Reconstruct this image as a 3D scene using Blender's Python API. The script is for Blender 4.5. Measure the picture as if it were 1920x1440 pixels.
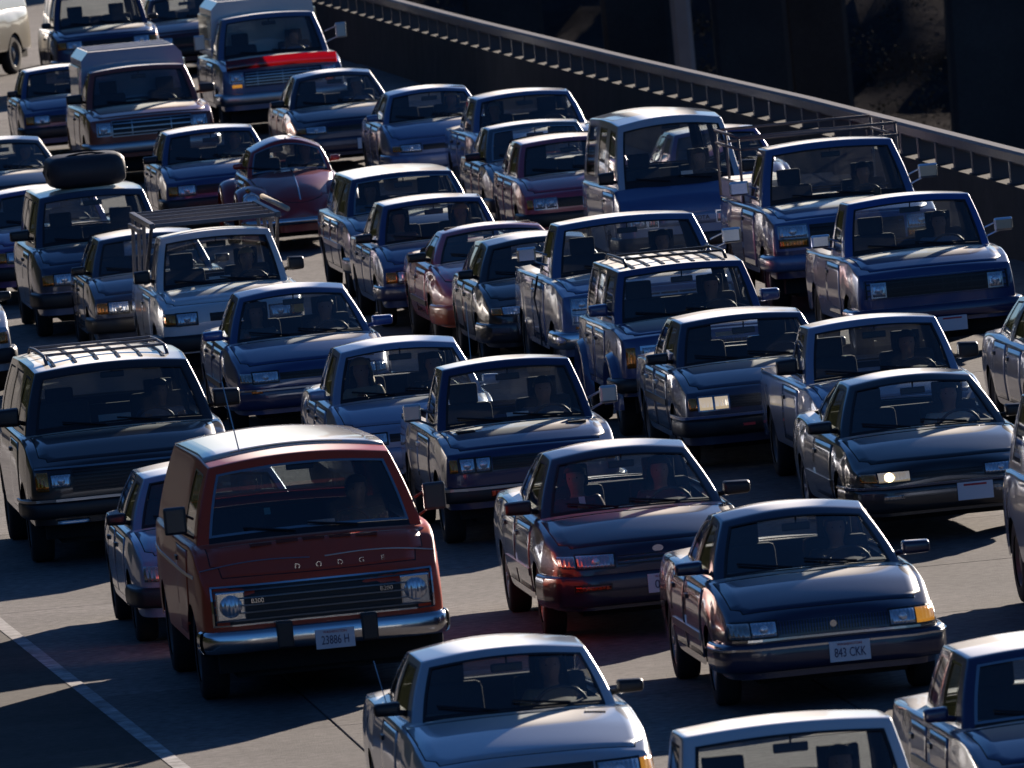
import bpy, bmesh, math, random
import numpy as np
from mathutils import Vector, Matrix
from mathutils.bvhtree import BVHTree

for _o in list(bpy.data.objects):
    bpy.data.objects.remove(_o)
SC = bpy.context.scene
COL = SC.collection
R = math.radians

# ------------------------------------------------------------------ camera
CAM_H = 9.0
cam = bpy.data.cameras.new('camera')
cam.lens = 450.0
cam.sensor_width = 36.0
cam.clip_start = 1.0
cam.clip_end = 6000.0
cam.dof.use_dof = True
cam.dof.focus_distance = 118.0
cam.dof.aperture_fstop = 11.0
camo = bpy.data.objects.new('camera', cam)
COL.objects.link(camo)
camo.matrix_world = (Matrix.Translation((0, 0, CAM_H))
                     @ Matrix.Rotation(R(90) - math.atan(1600 / 24000.0), 4, 'X')
                     @ Matrix.Rotation(R(-5.2), 4, 'Z'))
SC.camera = camo

# ------------------------------------------------------------------ light
SUN_EL = R(14.0)
SUN_AZ = R(24.0)          # clockwise from +Y (away from the camera) towards +X
world = bpy.data.worlds.new('World')
SC.world = world
world.use_nodes = True
nt = world.node_tree
nt.nodes.clear()
sky = nt.nodes.new('ShaderNodeTexSky')
sky.sky_type = 'NISHITA'
sky.sun_disc = False
sky.sun_elevation = SUN_EL
sky.sun_rotation = SUN_AZ
sky.air_density = 0.85
sky.dust_density = 0.5
sky.ozone_density = 8.0
bg = nt.nodes.new('ShaderNodeBackground')
bg.inputs['Strength'].default_value = 0.045
wo = nt.nodes.new('ShaderNodeOutputWorld')
nt.links.new(sky.outputs[0], bg.inputs['Color'])
nt.links.new(bg.outputs[0], wo.inputs['Surface'])
sun = bpy.data.lights.new('sun', 'SUN')
sun.energy = 5.0
sun.angle = R(0.5)
sun.color = (1.0, 0.86, 0.72)
suno = bpy.data.objects.new('sun', sun)
COL.objects.link(suno)
sd = Vector((math.sin(SUN_AZ) * math.cos(SUN_EL), math.cos(SUN_AZ) * math.cos(SUN_EL), math.sin(SUN_EL)))
suno.rotation_euler = sd.to_track_quat('Z', 'Y').to_euler()
suno.location = sd * 400

SC.view_settings.view_transform = 'Standard'
SC.view_settings.look = 'None'
SC.view_settings.gamma = 1.0
SC.view_settings.exposure = 0.9
SC.view_settings.use_curve_mapping = False
SC.cycles.use_denoising = True
SC.cycles.max_bounces = 8
SC.cycles.transparent_max_bounces = 16
SC.cycles.sample_clamp_indirect = 6.0

# ------------------------------------------------------------------ materials
MATS = {}
def _new(name):
    m = bpy.data.materials.new(name)
    m.use_nodes = True
    n = m.node_tree
    return m, n, n.nodes['Principled BSDF']

def pmat(name, col, rough=0.5, metal=0.0, coat=0.0, spec=0.5, noise=0.0, nscale=20.0, bump=0.0, emit=None, emit_s=0.0):
    if name in MATS:
        return MATS[name]
    m, n, b = _new(name)
    b.inputs['Base Color'].default_value = (*col, 1)
    b.inputs['Roughness'].default_value = rough
    b.inputs['Metallic'].default_value = metal
    b.inputs['Coat Weight'].default_value = coat
    b.inputs['Coat Roughness'].default_value = 0.04
    b.inputs['Specular IOR Level'].default_value = spec
    if emit:
        b.inputs['Emission Color'].default_value = (*emit, 1)
        b.inputs['Emission Strength'].default_value = emit_s
    if noise > 0 or bump > 0:
        tc = n.nodes.new('ShaderNodeTexCoord')
        nz = n.nodes.new('ShaderNodeTexNoise')
        nz.inputs['Scale'].default_value = nscale
        nz.inputs['Detail'].default_value = 6
        n.links.new(tc.outputs['Object'], nz.inputs['Vector'])
        if noise > 0:
            mx = n.nodes.new('ShaderNodeMix')
            mx.data_type = 'RGBA'
            mx.inputs['A'].default_value = (*[c * (1 - noise) for c in col], 1)
            mx.inputs['B'].default_value = (*[min(1, c * (1 + noise)) for c in col], 1)
            n.links.new(nz.outputs['Fac'], mx.inputs['Factor'])
            n.links.new(mx.outputs['Result'], b.inputs['Base Color'])
        if bump > 0:
            bp = n.nodes.new('ShaderNodeBump')
            bp.inputs['Strength'].default_value = bump
            bp.inputs['Distance'].default_value = 0.01
            n.links.new(nz.outputs['Fac'], bp.inputs['Height'])
            n.links.new(bp.outputs['Normal'], b.inputs['Normal'])
    MATS[name] = m
    return m

def paint(name, col, metal=0.0, rough=0.35, dust=0.05, coat=1.0, spec=0.5):
    """car paint: flake base under clear coat, with road film that dulls it in patches"""
    name = 'paint_' + name
    if name in MATS:
        return MATS[name]
    m, n, b = _new(name)
    tc = n.nodes.new('ShaderNodeTexCoord')
    nz = n.nodes.new('ShaderNodeTexNoise')
    nz.inputs['Scale'].default_value = 2.2
    nz.inputs['Detail'].default_value = 8
    nz.inputs['Roughness'].default_value = 0.62
    n.links.new(tc.outputs['Object'], nz.inputs['Vector'])
    sep = n.nodes.new('ShaderNodeSeparateXYZ')
    n.links.new(tc.outputs['Object'], sep.inputs[0])
    # splashed dirt: sits on the lower sides and fades out above the sills
    low = n.nodes.new('ShaderNodeMapRange')
    low.inputs['From Min'].default_value = 0.75
    low.inputs['From Max'].default_value = 0.25
    low.inputs['To Min'].default_value = 0.0
    low.inputs['To Max'].default_value = 0.06
    n.links.new(sep.outputs['Z'], low.inputs['Value'])
    add = n.nodes.new('ShaderNodeMath'); add.operation = 'ADD'
    add.inputs[1].default_value = dust
    n.links.new(low.outputs[0], add.inputs[0])
    mul = n.nodes.new('ShaderNodeMath'); mul.operation = 'MULTIPLY'
    n.links.new(add.outputs[0], mul.inputs[0])
    n.links.new(nz.outputs['Fac'], mul.inputs[1])
    mx = n.nodes.new('ShaderNodeMix'); mx.data_type = 'RGBA'
    mx.inputs['A'].default_value = (*col, 1)
    mx.inputs['B'].default_value = (0.16, 0.14, 0.12, 1)
    n.links.new(mul.outputs[0], mx.inputs['Factor'])
    n.links.new(mx.outputs['Result'], b.inputs['Base Color'])
    b.inputs['Metallic'].default_value = metal
    b.inputs['Roughness'].default_value = rough
    b.inputs['Specular IOR Level'].default_value = spec
    b.inputs['Coat Weight'].default_value = coat
    # dust-film sheen on up-facing faces, strengthened to paint bright sky glare on roofs
    ge = n.nodes.new('ShaderNodeNewGeometry')
    sp = n.nodes.new('ShaderNodeSeparateXYZ')
    n.links.new(ge.outputs['Normal'], sp.inputs[0])
    sw = n.nodes.new('ShaderNodeMapRange')
    sw.inputs['From Min'].default_value = 0.988; sw.inputs['From Max'].default_value = 1.0
    sw.inputs['To Min'].default_value = 0.02; sw.inputs['To Max'].default_value = 1.0
    n.links.new(sp.outputs['Z'], sw.inputs['Value'])
    n.links.new(sw.outputs[0], b.inputs['Sheen Weight'])
    b.inputs['Sheen Roughness'].default_value = 0.3
    b.inputs['Sheen Tint'].default_value = (1.0, 0.97, 0.93, 1)
    cr = n.nodes.new('ShaderNodeMapRange')
    cr.inputs['To Min'].default_value = 0.03
    cr.inputs['To Max'].default_value = 0.08
    cr.inputs['From Min'].default_value = 0.3
    cr.inputs['From Max'].default_value = 0.8
    n.links.new(nz.outputs['Fac'], cr.inputs['Value'])
    n.links.new(cr.outputs[0], b.inputs['Coat Roughness'])
    MATS[name] = m
    return m

def glass_mat(name, tint, refl=1.0):
    if name in MATS:
        return MATS[name]
    m = bpy.data.materials.new(name)
    m.use_nodes = True
    n = m.node_tree
    n.nodes.clear()
    tr = n.nodes.new('ShaderNodeBsdfTransparent')
    tr.inputs['Color'].default_value = (*tint, 1)
    gl = n.nodes.new('ShaderNodeBsdfGlossy')
    gl.inputs['Roughness'].default_value = 0.03
    gl.inputs['Color'].default_value = (refl, refl, refl, 1)
    lw = n.nodes.new('ShaderNodeLayerWeight')       # thin pane: same mirror share from both sides
    lw.inputs['Blend'].default_value = 0.5
    pw = n.nodes.new('ShaderNodeMath'); pw.operation = 'POWER'
    pw.inputs[1].default_value = 5.0
    n.links.new(lw.outputs['Facing'], pw.inputs[0])
    fr = n.nodes.new('ShaderNodeMath'); fr.operation = 'MULTIPLY_ADD'
    fr.inputs[1].default_value = 0.92
    fr.inputs[2].default_value = 0.12
    n.links.new(pw.outputs[0], fr.inputs[0])
    # thin road film on the glass, patchy, that glows when the sun is behind it
    tl = n.nodes.new('ShaderNodeBsdfTranslucent')
    tl.inputs['Color'].default_value = (.8, .8, .8, 1)
    tc = n.nodes.new('ShaderNodeTexCoord')
    nz = n.nodes.new('ShaderNodeTexNoise')
    nz.inputs['Scale'].default_value = 3.5; nz.inputs['Detail'].default_value = 5
    n.links.new(tc.outputs['Object'], nz.inputs['Vector'])
    fm = n.nodes.new('ShaderNodeMapRange')
    fm.inputs['From Min'].default_value = .35; fm.inputs['From Max'].default_value = .75
    fm.inputs['To Min'].default_value = .001; fm.inputs['To Max'].default_value = .009
    n.links.new(nz.outputs['Fac'], fm.inputs['Value'])
    m1 = n.nodes.new('ShaderNodeMixShader')
    n.links.new(fm.outputs[0], m1.inputs[0]); n.links.new(tr.outputs[0], m1.inputs[1]); n.links.new(tl.outputs[0], m1.inputs[2])
    mx = n.nodes.new('ShaderNodeMixShader')
    o = n.nodes.new('ShaderNodeOutputMaterial')
    n.links.new(fr.outputs[0], mx.inputs[0])
    n.links.new(m1.outputs[0], mx.inputs[1])
    n.links.new(gl.outputs[0], mx.inputs[2])
    n.links.new(mx.outputs[0], o.inputs['Surface'])
    MATS[name] = m
    return m

def lens_mat(name, col, emit=None, es=0.0, rough=0.12, ribs=60.0):
    if name in MATS:
        return MATS[name]
    m, n, b = _new(name)
    b.inputs['Base Color'].default_value = (*col, 1)
    b.inputs['Metallic'].default_value = 0.7
    b.inputs['Roughness'].default_value = rough
    b.inputs['Coat Weight'].default_value = 1.0
    tc = n.nodes.new('ShaderNodeTexCoord')
    wv = n.nodes.new('ShaderNodeTexWave')
    wv.inputs['Scale'].default_value = ribs / 6.0
    wv.inputs['Distortion'].default_value = 1.5
    n.links.new(tc.outputs['Object'], wv.inputs['Vector'])
    bp = n.nodes.new('ShaderNodeBump')
    bp.inputs['Strength'].default_value = 0.3
    bp.inputs['Distance'].default_value = 0.02
    n.links.new(wv.outputs['Fac'], bp.inputs['Height'])
    n.links.new(bp.outputs['Normal'], b.inputs['Normal'])
    if emit:
        b.inputs['Emission Color'].default_value = (*emit, 1)
        b.inputs['Emission Strength'].default_value = es
    MATS[name] = m
    return m

GLASS = glass_mat('windshield_glass', (0.84, 0.88, 0.88))
GLASS_SIDE = glass_mat('side_glass', (0.74, 0.78, 0.78))
RUBBER = pmat('black_rubber', (0.012, 0.012, 0.013), 0.6)
TYRE = pmat('tyre_rubber', (0.016, 0.016, 0.017), 0.85, noise=0.3)
CHROME = pmat('chrome', (0.62, 0.63, 0.65), 0.16, 1.0)
DULLCHROME = pmat('dull_chrome', (0.42, 0.43, 0.45), 0.3, 1.0)
RIM = pmat('wheel_alloy', (0.30, 0.30, 0.31), 0.4, 0.7)
BLACKTRIM = pmat('black_trim', (0.014, 0.014, 0.016), 0.42)
DARKGRILLE = pmat('dark_grille', (0.012, 0.012, 0.014), 0.5)
INTERIOR = pmat('dark_interior', (0.020, 0.019, 0.021), 0.85, noise=0.2)
SEATFAB = pmat('seat_fabric', (0.028, 0.027, 0.032), 0.9, noise=0.25)
SEATGREY = pmat('seat_grey', (0.06, 0.055, 0.055), 0.9, noise=0.25)
UNDER = pmat('underbody', (0.010, 0.010, 0.010), 0.9)
LENS = lens_mat('headlamp_lens', (0.62, 0.66, 0.70))
LENSWARM = lens_mat('headlamp_lens_lit', (0.75, 0.68, 0.55), (1.0, 0.80, 0.52), 0.10)
LENSLOW = lens_mat('headlamp_lens_dim', (0.7, 0.62, 0.5), (1.0, 0.78, 0.5), 0.25)
LENSRED = lens_mat('headlamp_lens_rosy', (0.60, 0.54, 0.56))
BULBGLASS = pmat('bulb_cover_glass', (.75, .78, .82), .12, .5, coat=1.0)
AMBER = lens_mat('amber_lens', (0.62, 0.20, 0.02))
AMBERLIT = lens_mat('amber_lens_lit', (0.8, 0.30, 0.03), (1.0, 0.42, 0.05), 0.22)
REDLENS = lens_mat('red_lens', (0.55, 0.06, 0.02))
CLEARLENS = lens_mat('parking_lens', (0.45, 0.42, 0.38))
PLATE = pmat('plate_white', (0.62, 0.66, 0.72), 0.4)
PLATEINK = pmat('plate_ink', (0.03, 0.04, 0.12), 0.5)
PLATERED = pmat('plate_red', (0.45, 0.04, 0.05), 0.5)
SEAM = pmat('panel_gap', (0.008, 0.008, 0.009), 0.8)
MIRRORGLASS = pmat('mirror_glass', (0.6, 0.62, 0.65), 0.05, 1.0)
SKIN = pmat('skin', (0.30, 0.17, 0.115), 0.55)
PANTS = pmat('trousers', (0.03, 0.035, 0.06), 0.9)
EYE = pmat('eye', (0.02, 0.015, 0.01), 0.2)
HAIRS = {k: pmat('hair_' + k, c, 0.6) for k, c in dict(dark=(0.02, 0.014, 0.01), brown=(0.07, 0.04, 0.02), blond=(0.40, 0.26, 0.10), grey=(0.25, 0.24, 0.23)).items()}
PAPER = pmat('paper', (0.6, 0.6, 0.58), 0.8)
STEEL = pmat('galvanised_steel', (0.13, 0.12, 0.125), 0.6, 0.2, noise=0.3, nscale=9)
RACKSTEEL = pmat('rack_steel', (0.16, 0.15, 0.16), 0.45, 0.5, noise=0.2)

# ------------------------------------------------------------------ mesh helpers
def mesh_obj(name, verts, faces, mat=None, parent=None, smooth=True, mats=None, fm=None):
    me = bpy.data.meshes.new(name)
    me.from_pydata([tuple(v) for v in verts], [], faces)
    if mats:
        for m in mats:
            me.materials.append(m)
        if fm is not None:
            me.polygons.foreach_set('material_index', fm)
    elif mat:
        me.materials.append(mat)
    if smooth:
        me.polygons.foreach_set('use_smooth', [True] * len(me.polygons))
    me.update()
    return link(name, me, parent)

def link(name, me, parent=None):
    o = bpy.data.objects.new(name, me)
    COL.objects.link(o)
    if parent is not None:
        o.parent = parent
    return o

def tag(o, label=None, cat=None, group=None, kind=None):
    if label: o['label'] = label
    if cat: o['category'] = cat
    if group: o['group'] = group
    if kind: o['kind'] = kind
    return o

def box_geo(x0, x1, y0, y1, z0, z1):
    v = [(x, y, z) for x in (x0, x1) for y in (y0, y1) for z in (z0, z1)]
    f = [(0, 1, 3, 2), (4, 6, 7, 5), (0, 4, 5, 1), (2, 3, 7, 6), (0, 2, 6, 4), (1, 5, 7, 3)]
    return v, f

class Geo:
    """collects shapes for one mesh"""
    def __init__(self):
        self.v = []; self.f = []
    def add(self, v, f):
        o = len(self.v)
        self.v += [tuple(p) for p in v]
        self.f += [tuple(i + o for i in q) for q in f]
        return self
    def box(self, *a):
        return self.add(*box_geo(*a))
    def rbox(self, x0, x1, y0, y1, z0, z1, b=0.01):
        """box with chamfered edges"""
        b = min(b, (x1 - x0) * .45, (y1 - y0) * .45, (z1 - z0) * .45)
        bm = bmesh.new()
        v, f = box_geo(x0, x1, y0, y1, z0, z1)
        vs = [bm.verts.new(p) for p in v]
        for q in f: bm.faces.new([vs[i] for i in q])
        bmesh.ops.bevel(bm, geom=bm.edges[:], offset=b, segments=2, affect='EDGES', profile=0.6)
        bm.verts.index_update()
        vv = [tuple(p.co) for p in bm.verts]; ff = [tuple(p.index for p in q.verts) for q in bm.faces]
        bm.free()
        return self.add(vv, ff)
    def tube(self, pts, r, n=8, cap=True):
        pts = [Vector(p) for p in pts]
        rs = r if isinstance(r, (list, tuple)) else [r] * len(pts)
        V = []; Fc = []
        for i, p in enumerate(pts):
            a = pts[max(i - 1, 0)]; b = pts[min(i + 1, len(pts) - 1)]
            d = (b - a).normalized()
            u = d.cross(Vector((0, 0, 1)))
            if u.length < 1e-3: u = d.cross(Vector((1, 0, 0)))
            u.normalize(); w = d.cross(u)
            for k in range(n):
                t = 2 * math.pi * (k + .5) / n
                V.append(p + (u * math.cos(t) + w * math.sin(t)) * rs[i])
        for i in range(len(pts) - 1):
            for k in range(n):
                Fc.append((i * n + k, i * n + (k + 1) % n, (i + 1) * n + (k + 1) % n, (i + 1) * n + k))
        if cap:
            Fc.append(tuple(range(n))[::-1])
            Fc.append(tuple((len(pts) - 1) * n + k for k in range(n)))
        return self.add(V, Fc)
    def lathe(self, prof, n=24, axis='X', c=(0, 0, 0)):
        """prof: (radius, offset along axis)"""
        V = []; Fc = []
        for r, h in prof:
            for k in range(n):
                t = 2 * math.pi * k / n
                a, b = r * math.cos(t), r * math.sin(t)
                p = (h, a, b) if axis == 'X' else ((a, h, b) if axis == 'Y' else (a, b, h))
                V.append((p[0] + c[0], p[1] + c[1], p[2] + c[2]))
        for i in range(len(prof) - 1):
            for k in range(n):
                Fc.append((i * n + k, i * n + (k + 1) % n, (i + 1) * n + (k + 1) % n, (i + 1) * n + k))
        return self.add(V, Fc)
    def sweep(self, path, sec, close=True):
        """path: list of (point, outward normal); sec: list of (out, up)"""
        n = len(sec); V = []; Fc = []
        for p, nn in path:
            for a, b in sec:
                V.append((p[0] + nn[0] * a, p[1] + nn[1] * a, p[2] + b))
        for i in range(len(path) - 1):
            for k in range(n if close else n - 1):
                Fc.append((i * n + k, (i + 1) * n + k, (i + 1) * n + (k + 1) % n, i * n + (k + 1) % n))
        if close:
            Fc.append(tuple(range(n)))
            Fc.append(tuple((len(path) - 1) * n + k for k in range(n))[::-1])
        return self.add(V, Fc)
    def obj(self, name, mat, parent=None, smooth=False):
        o = mesh_obj(name, self.v, self.f, mat, parent, smooth)
        return o
    def empty(self):
        return not self.f

def fix_normals(me):
    bm = bmesh.new(); bm.from_mesh(me)
    bmesh.ops.recalc_face_normals(bm, faces=bm.faces[:])
    bm.to_mesh(me); bm.free()

TMP = bpy.data.scenes.new('tmp')
def evaluate(me, mods):
    o = bpy.data.objects.new('tmp', me)
    TMP.collection.objects.link(o)
    for t, kw in mods:
        m = o.modifiers.new(t, t)
        for k, v in kw.items(): setattr(m, k, v)
    TMP.view_layers[0].update()
    dg = TMP.view_layers[0].depsgraph
    out = bpy.data.meshes.new_from_object(o.evaluated_get(dg), depsgraph=dg)
    TMP.collection.objects.unlink(o)
    bpy.data.objects.remove(o)
    return out

def subdivide(verts, faces, fm, level=2, crease=None):
    me = bpy.data.meshes.new('cage')
    me.from_pydata([tuple(v) for v in verts], [], faces)
    for k in range(max(fm) + 1):
        me.materials.append(None)
    me.polygons.foreach_set('material_index', fm)
    me.update()
    fix_normals(me)
    if crease:
        at = me.attributes.new('crease_edge', 'FLOAT', 'EDGE')
        for i, e in enumerate(me.edges):
            a, b = e.vertices
            at.data[i].value = crease.get((min(a, b), max(a, b)), 0.0)
    out = evaluate(me, [('SUBSURF', dict(levels=level, render_levels=level, boundary_smooth='PRESERVE_CORNERS'))])
    V = np.empty(len(out.vertices) * 3, 'f'); out.vertices.foreach_get('co', V); V = V.reshape(-1, 3)
    Fc = [tuple(p.vertices) for p in out.polygons]
    mi = np.empty(len(out.polygons), 'i'); out.polygons.foreach_get('material_index', mi)
    bpy.data.meshes.remove(me); bpy.data.meshes.remove(out)
    return V, Fc, mi

def pick(V, Fc, mi, want):
    """the sub-mesh of faces whose index satisfies want"""
    fs = [f for f, m in zip(Fc, mi) if want(m)]
    used = sorted({i for f in fs for i in f})
    mp = {a: b for b, a in enumerate(used)}
    return [V[i] for i in used], [tuple(mp[i] for i in f) for f in fs], [m for m in mi if want(m)]

def lerp(a, b, t): return a + (b - a) * t
def interp(pts, x):
    xs = [p[0] for p in pts]; ys = [p[1] for p in pts]
    return float(np.interp(x, xs, ys))
# ------------------------------------------------------------------ setting
PHI = math.atan(0.1)          # the road runs a little left of the view axis
def road_pt(q, l, z=0.0):
    return Vector((q * math.cos(PHI) - l * math.sin(PHI), q * math.sin(PHI) + l * math.cos(PHI), z))
ROT = Matrix.Rotation(PHI, 4, 'Z')

def ground_mat(name, c1, c2, scale, detail=8, rough=0.9, bump=0.3, bdist=0.01, streak=None, rnd=0.0, fine=0.0, spec=0.25):
    m, n, b = _new(name)
    tc = n.nodes.new('ShaderNodeTexCoord')
    geo = n.nodes.new('ShaderNodeNewGeometry')
    mp = n.nodes.new('ShaderNodeMapping')
    mp.inputs['Rotation'].default_value = (0, 0, -PHI)
    n.links.new(geo.outputs['Position'], mp.inputs['Vector'])
    nz = n.nodes.new('ShaderNodeTexNoise')
    nz.inputs['Scale'].default_value = scale
    nz.inputs['Detail'].default_value = detail
    nz.inputs['Roughness'].default_value = 0.65
    n.links.new(mp.outputs[0], nz.inputs['Vector'])
    rp = n.nodes.new('ShaderNodeValToRGB')
    rp.color_ramp.elements[0].position = 0.32; rp.color_ramp.elements[0].color = (*c1, 1)
    rp.color_ramp.elements[1].position = 0.68; rp.color_ramp.elements[1].color = (*c2, 1)
    n.links.new(nz.outputs['Fac'], rp.inputs['Fac'])
    col = rp.outputs['Color']
    if streak:
        # tyre-polished and oil-darkened bands along each lane, broken up by noise
        sep = n.nodes.new('ShaderNodeSeparateXYZ')
        n.links.new(mp.outputs[0], sep.inputs[0])
        wv = n.nodes.new('ShaderNodeMath'); wv.operation = 'MULTIPLY_ADD'
        wv.inputs[1].default_value = 2 * math.pi / 3.05
        wv.inputs[2].default_value = -2 * math.pi * 8.2 / 3.05
        n.links.new(sep.outputs['X'], wv.inputs[0])
        cs = n.nodes.new('ShaderNodeMath'); cs.operation = 'COSINE'
        n.links.new(wv.outputs[0], cs.inputs[0])
        n2 = n.nodes.new('ShaderNodeTexNoise')
        n2.inputs['Scale'].default_value = 1.0
        n2.inputs['Detail'].default_value = 5
        mp2 = n.nodes.new('ShaderNodeMapping')
        mp2.inputs['Rotation'].default_value = (0, 0, -PHI)
        mp2.inputs['Scale'].default_value = (1.2, .12, 1)
        n.links.new(geo.outputs['Position'], mp2.inputs['Vector'])
        n.links.new(mp2.outputs[0], n2.inputs['Vector'])
        ml = n.nodes.new('ShaderNodeMath'); ml.operation = 'MULTIPLY_ADD'
        ml.inputs[1].default_value = .6; ml.inputs[2].default_value = .35
        n.links.new(cs.outputs[0], ml.inputs[0])
        mm = n.nodes.new('ShaderNodeMath'); mm.operation = 'MULTIPLY'; mm.use_clamp = True
        n.links.new(ml.outputs[0], mm.inputs[0]); n.links.new(n2.outputs['Fac'], mm.inputs[1])
        mx = n.nodes.new('ShaderNodeMix'); mx.data_type = 'RGBA'
        mx.inputs['B'].default_value = (*streak, 1)
        n.links.new(mm.outputs[0], mx.inputs['Factor']); n.links.new(col, mx.inputs['A'])
        col = mx.outputs['Result']
    if rnd > 0:
        oi = n.nodes.new('ShaderNodeObjectInfo')
        hs = n.nodes.new('ShaderNodeHueSaturation')
        mr = n.nodes.new('ShaderNodeMapRange')
        mr.inputs['To Min'].default_value = 1 - rnd; mr.inputs['To Max'].default_value = 1 + rnd
        n.links.new(oi.outputs['Random'], mr.inputs['Value'])
        n.links.new(mr.outputs[0], hs.inputs['Value'])
        n.links.new(col, hs.inputs['Color']); col = hs.outputs['Color']
    if fine > 0:
        n3 = n.nodes.new('ShaderNodeTexNoise')
        n3.inputs['Scale'].default_value = 11.0
        n3.inputs['Detail'].default_value = 3
        n.links.new(mp.outputs[0], n3.inputs['Vector'])
        hs2 = n.nodes.new('ShaderNodeHueSaturation')
        mr2 = n.nodes.new('ShaderNodeMapRange')
        mr2.inputs['From Min'].default_value = .3; mr2.inputs['From Max'].default_value = .7
        mr2.inputs['To Min'].default_value = 1 - fine; mr2.inputs['To Max'].default_value = 1 + fine
        n.links.new(n3.outputs['Fac'], mr2.inputs['Value'])
        n.links.new(mr2.outputs[0], hs2.inputs['Value'])
        n.links.new(col, hs2.inputs['Color']); col = hs2.outputs['Color']
    n.links.new(col, b.inputs['Base Color'])
    b.inputs['Roughness'].default_value = rough
    b.inputs['Specular IOR Level'].default_value = spec
    bp = n.nodes.new('ShaderNodeBump')
    bp.inputs['Strength'].default_value = bump
    bp.inputs['Distance'].default_value = bdist
    nb = n.nodes.new('ShaderNodeTexNoise')
    nb.inputs['Scale'].default_value = 60.0
    nb.inputs['Detail'].default_value = 4
    n.links.new(mp.outputs[0], nb.inputs['Vector'])
    n.links.new(nb.outputs['Fac'], bp.inputs['Height'])
    n.links.new(bp.outputs['Normal'], b.inputs['Normal'])
    return m

CONC = ground_mat('worn_concrete_road', (.115, .105, .10), (.19, .172, .16), .8, streak=(.035, .032, .032), rnd=.2, fine=.38, rough=.8, bump=.5)
ASPH = ground_mat('asphalt_shoulder', (.035, .031, .028), (.075, .064, .054), 1.1, fine=.35)
JOINT = pmat('joint_filler', (.03, .028, .026), .9)
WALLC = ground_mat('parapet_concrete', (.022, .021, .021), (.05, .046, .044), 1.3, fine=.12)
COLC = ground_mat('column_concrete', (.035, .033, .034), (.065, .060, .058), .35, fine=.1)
SOIL = ground_mat('dry_hillside', (.05, .048, .048), (.15, .14, .135), .12, bump=1.0, bdist=.3, spec=0.0)
LINE = ground_mat('road_paint_white', (.16, .15, .14), (.66, .64, .62), 2.2, fine=.25)

def strip(name, pts, z0, mat, parent=None, kind=None):
    """sheet between q0..q1 along l: pts = [(l, q0, q1)]"""
    V = []; Fc = []
    for l, a, b in pts:
        V += [road_pt(a, l, z0), road_pt(b, l, z0)]
    for i in range(len(pts) - 1):
        Fc.append((2 * i, 2 * i + 1, 2 * i + 3, 2 * i + 2))
    o = mesh_obj(name, V, Fc, mat, parent, False)
    if kind: o['kind'] = kind
    return o

# wide lower ground far below the raised freeway
V = []; Fc = []
N = 60
rng = random.Random(4)
for j in range(N + 1):
    for i in range(N + 1):
        x = lerp(-2500, 2500, i / N); y = lerp(-1500, 4500, j / N)
        V.append((x, y, -10.5))
for j in range(N):
    for i in range(N):
        a = j * (N + 1) + i
        Fc.append((a, a + 1, a + N + 2, a + N + 1))
tag(mesh_obj('ground', V, Fc, SOIL, None, False), kind='structure')

# unseen slope added left of the freeway to darken reflections in the car flanks
hr0 = random.Random(3)
V = []; Fc = []
NL, NQ = 60, 16
for j in range(NL + 1):
    for i in range(NQ + 1):
        l = lerp(-200, 1100, j / NL); u = i / NQ
        q = -19 - 150 * u
        far = interp([(150, 0), (300, 1)], l)
        z = -10.5 + 12 * min(1, u * 9) + (46 * u ** .85) * (1 - far) + 58 * (1 - math.exp(-150 * u / 16)) * far + hr0.uniform(-2.5, 2.5) * (1 if i > 1 else .2)
        V.append(road_pt(q + hr0.uniform(-2, 2), l, z))
for j in range(NL):
    for i in range(NQ):
        a = j * (NQ + 1) + i
        Fc.append((a, a + 1, a + NQ + 2, a + NQ + 1))
SLOPE_ADDED = ground_mat('unseen_slope', (.012, .018, .010), (.045, .05, .028), .22, bump=1.0, bdist=1.0, spec=0.0)
tag(mesh_obj('hillside', V, Fc, SLOPE_ADDED, None, False), kind='structure')

# freeway deck: a slab of real thickness carrying pavement sheets
g = Geo()
LL = [-80, 60, 140, 240, 420, 800]
def rail_q(l): return interp([(-80, 21.6), (60, 21.35), (120, 21.0), (147, 20.8), (165, 20.68), (185, 20.32), (205, 20.08), (260, 19.8), (420, 19.0), (800, 17.5)], l)
sec = []
for l in LL + [100, 165, 185, 205, 260]:
    sec.append(l)
sec = sorted(set(sec))
V = []; Fc = []
for l in sec:
    for q, z in ((-16, -.03), (rail_q(l) + .9, -.03), (rail_q(l) + .9, -1.4), (-16, -1.4)):
        V.append(road_pt(q, l, z))
for i in range(len(sec) - 1):
    for k in range(4):
        Fc.append((i * 4 + k, i * 4 + (k + 1) % 4, (i + 1) * 4 + (k + 1) % 4, (i + 1) * 4 + k))
deck = tag(mesh_obj('road', V, Fc, JOINT, None, False), kind='structure')
fix_normals(deck.data)
def edge_q(l): return interp([(-80, 8.0), (60, 7.35), (95, 6.82), (110, 6.42), (140, 6.0), (200, 5.6), (800, 4.0)], l)
strip('shoulder', [(l, -15.9, edge_q(l)) for l in sorted(sec + [95, 102, 110, 125, 170, 200, 80, 20])], .004, ASPH, kind='structure')
strip('pavement', [(l, edge_q(l), 20.95 if l < 140 else rail_q(l)) for l in [-80, 20, 60, 79.0]], -.002, CONC, kind='structure')
strip('pavement', [(l, edge_q(l), rail_q(l)) for l in [234.4, 260, 420, 800]], -.002, CONC, kind='structure')
strip('edge_line', [(l, edge_q(l) - .10, edge_q(l) + .02) for l in [-80, 20, 60, 80, 95, 102, 110, 125, 140, 170, 200, 420, 800]], .008, LINE, deck)

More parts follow.
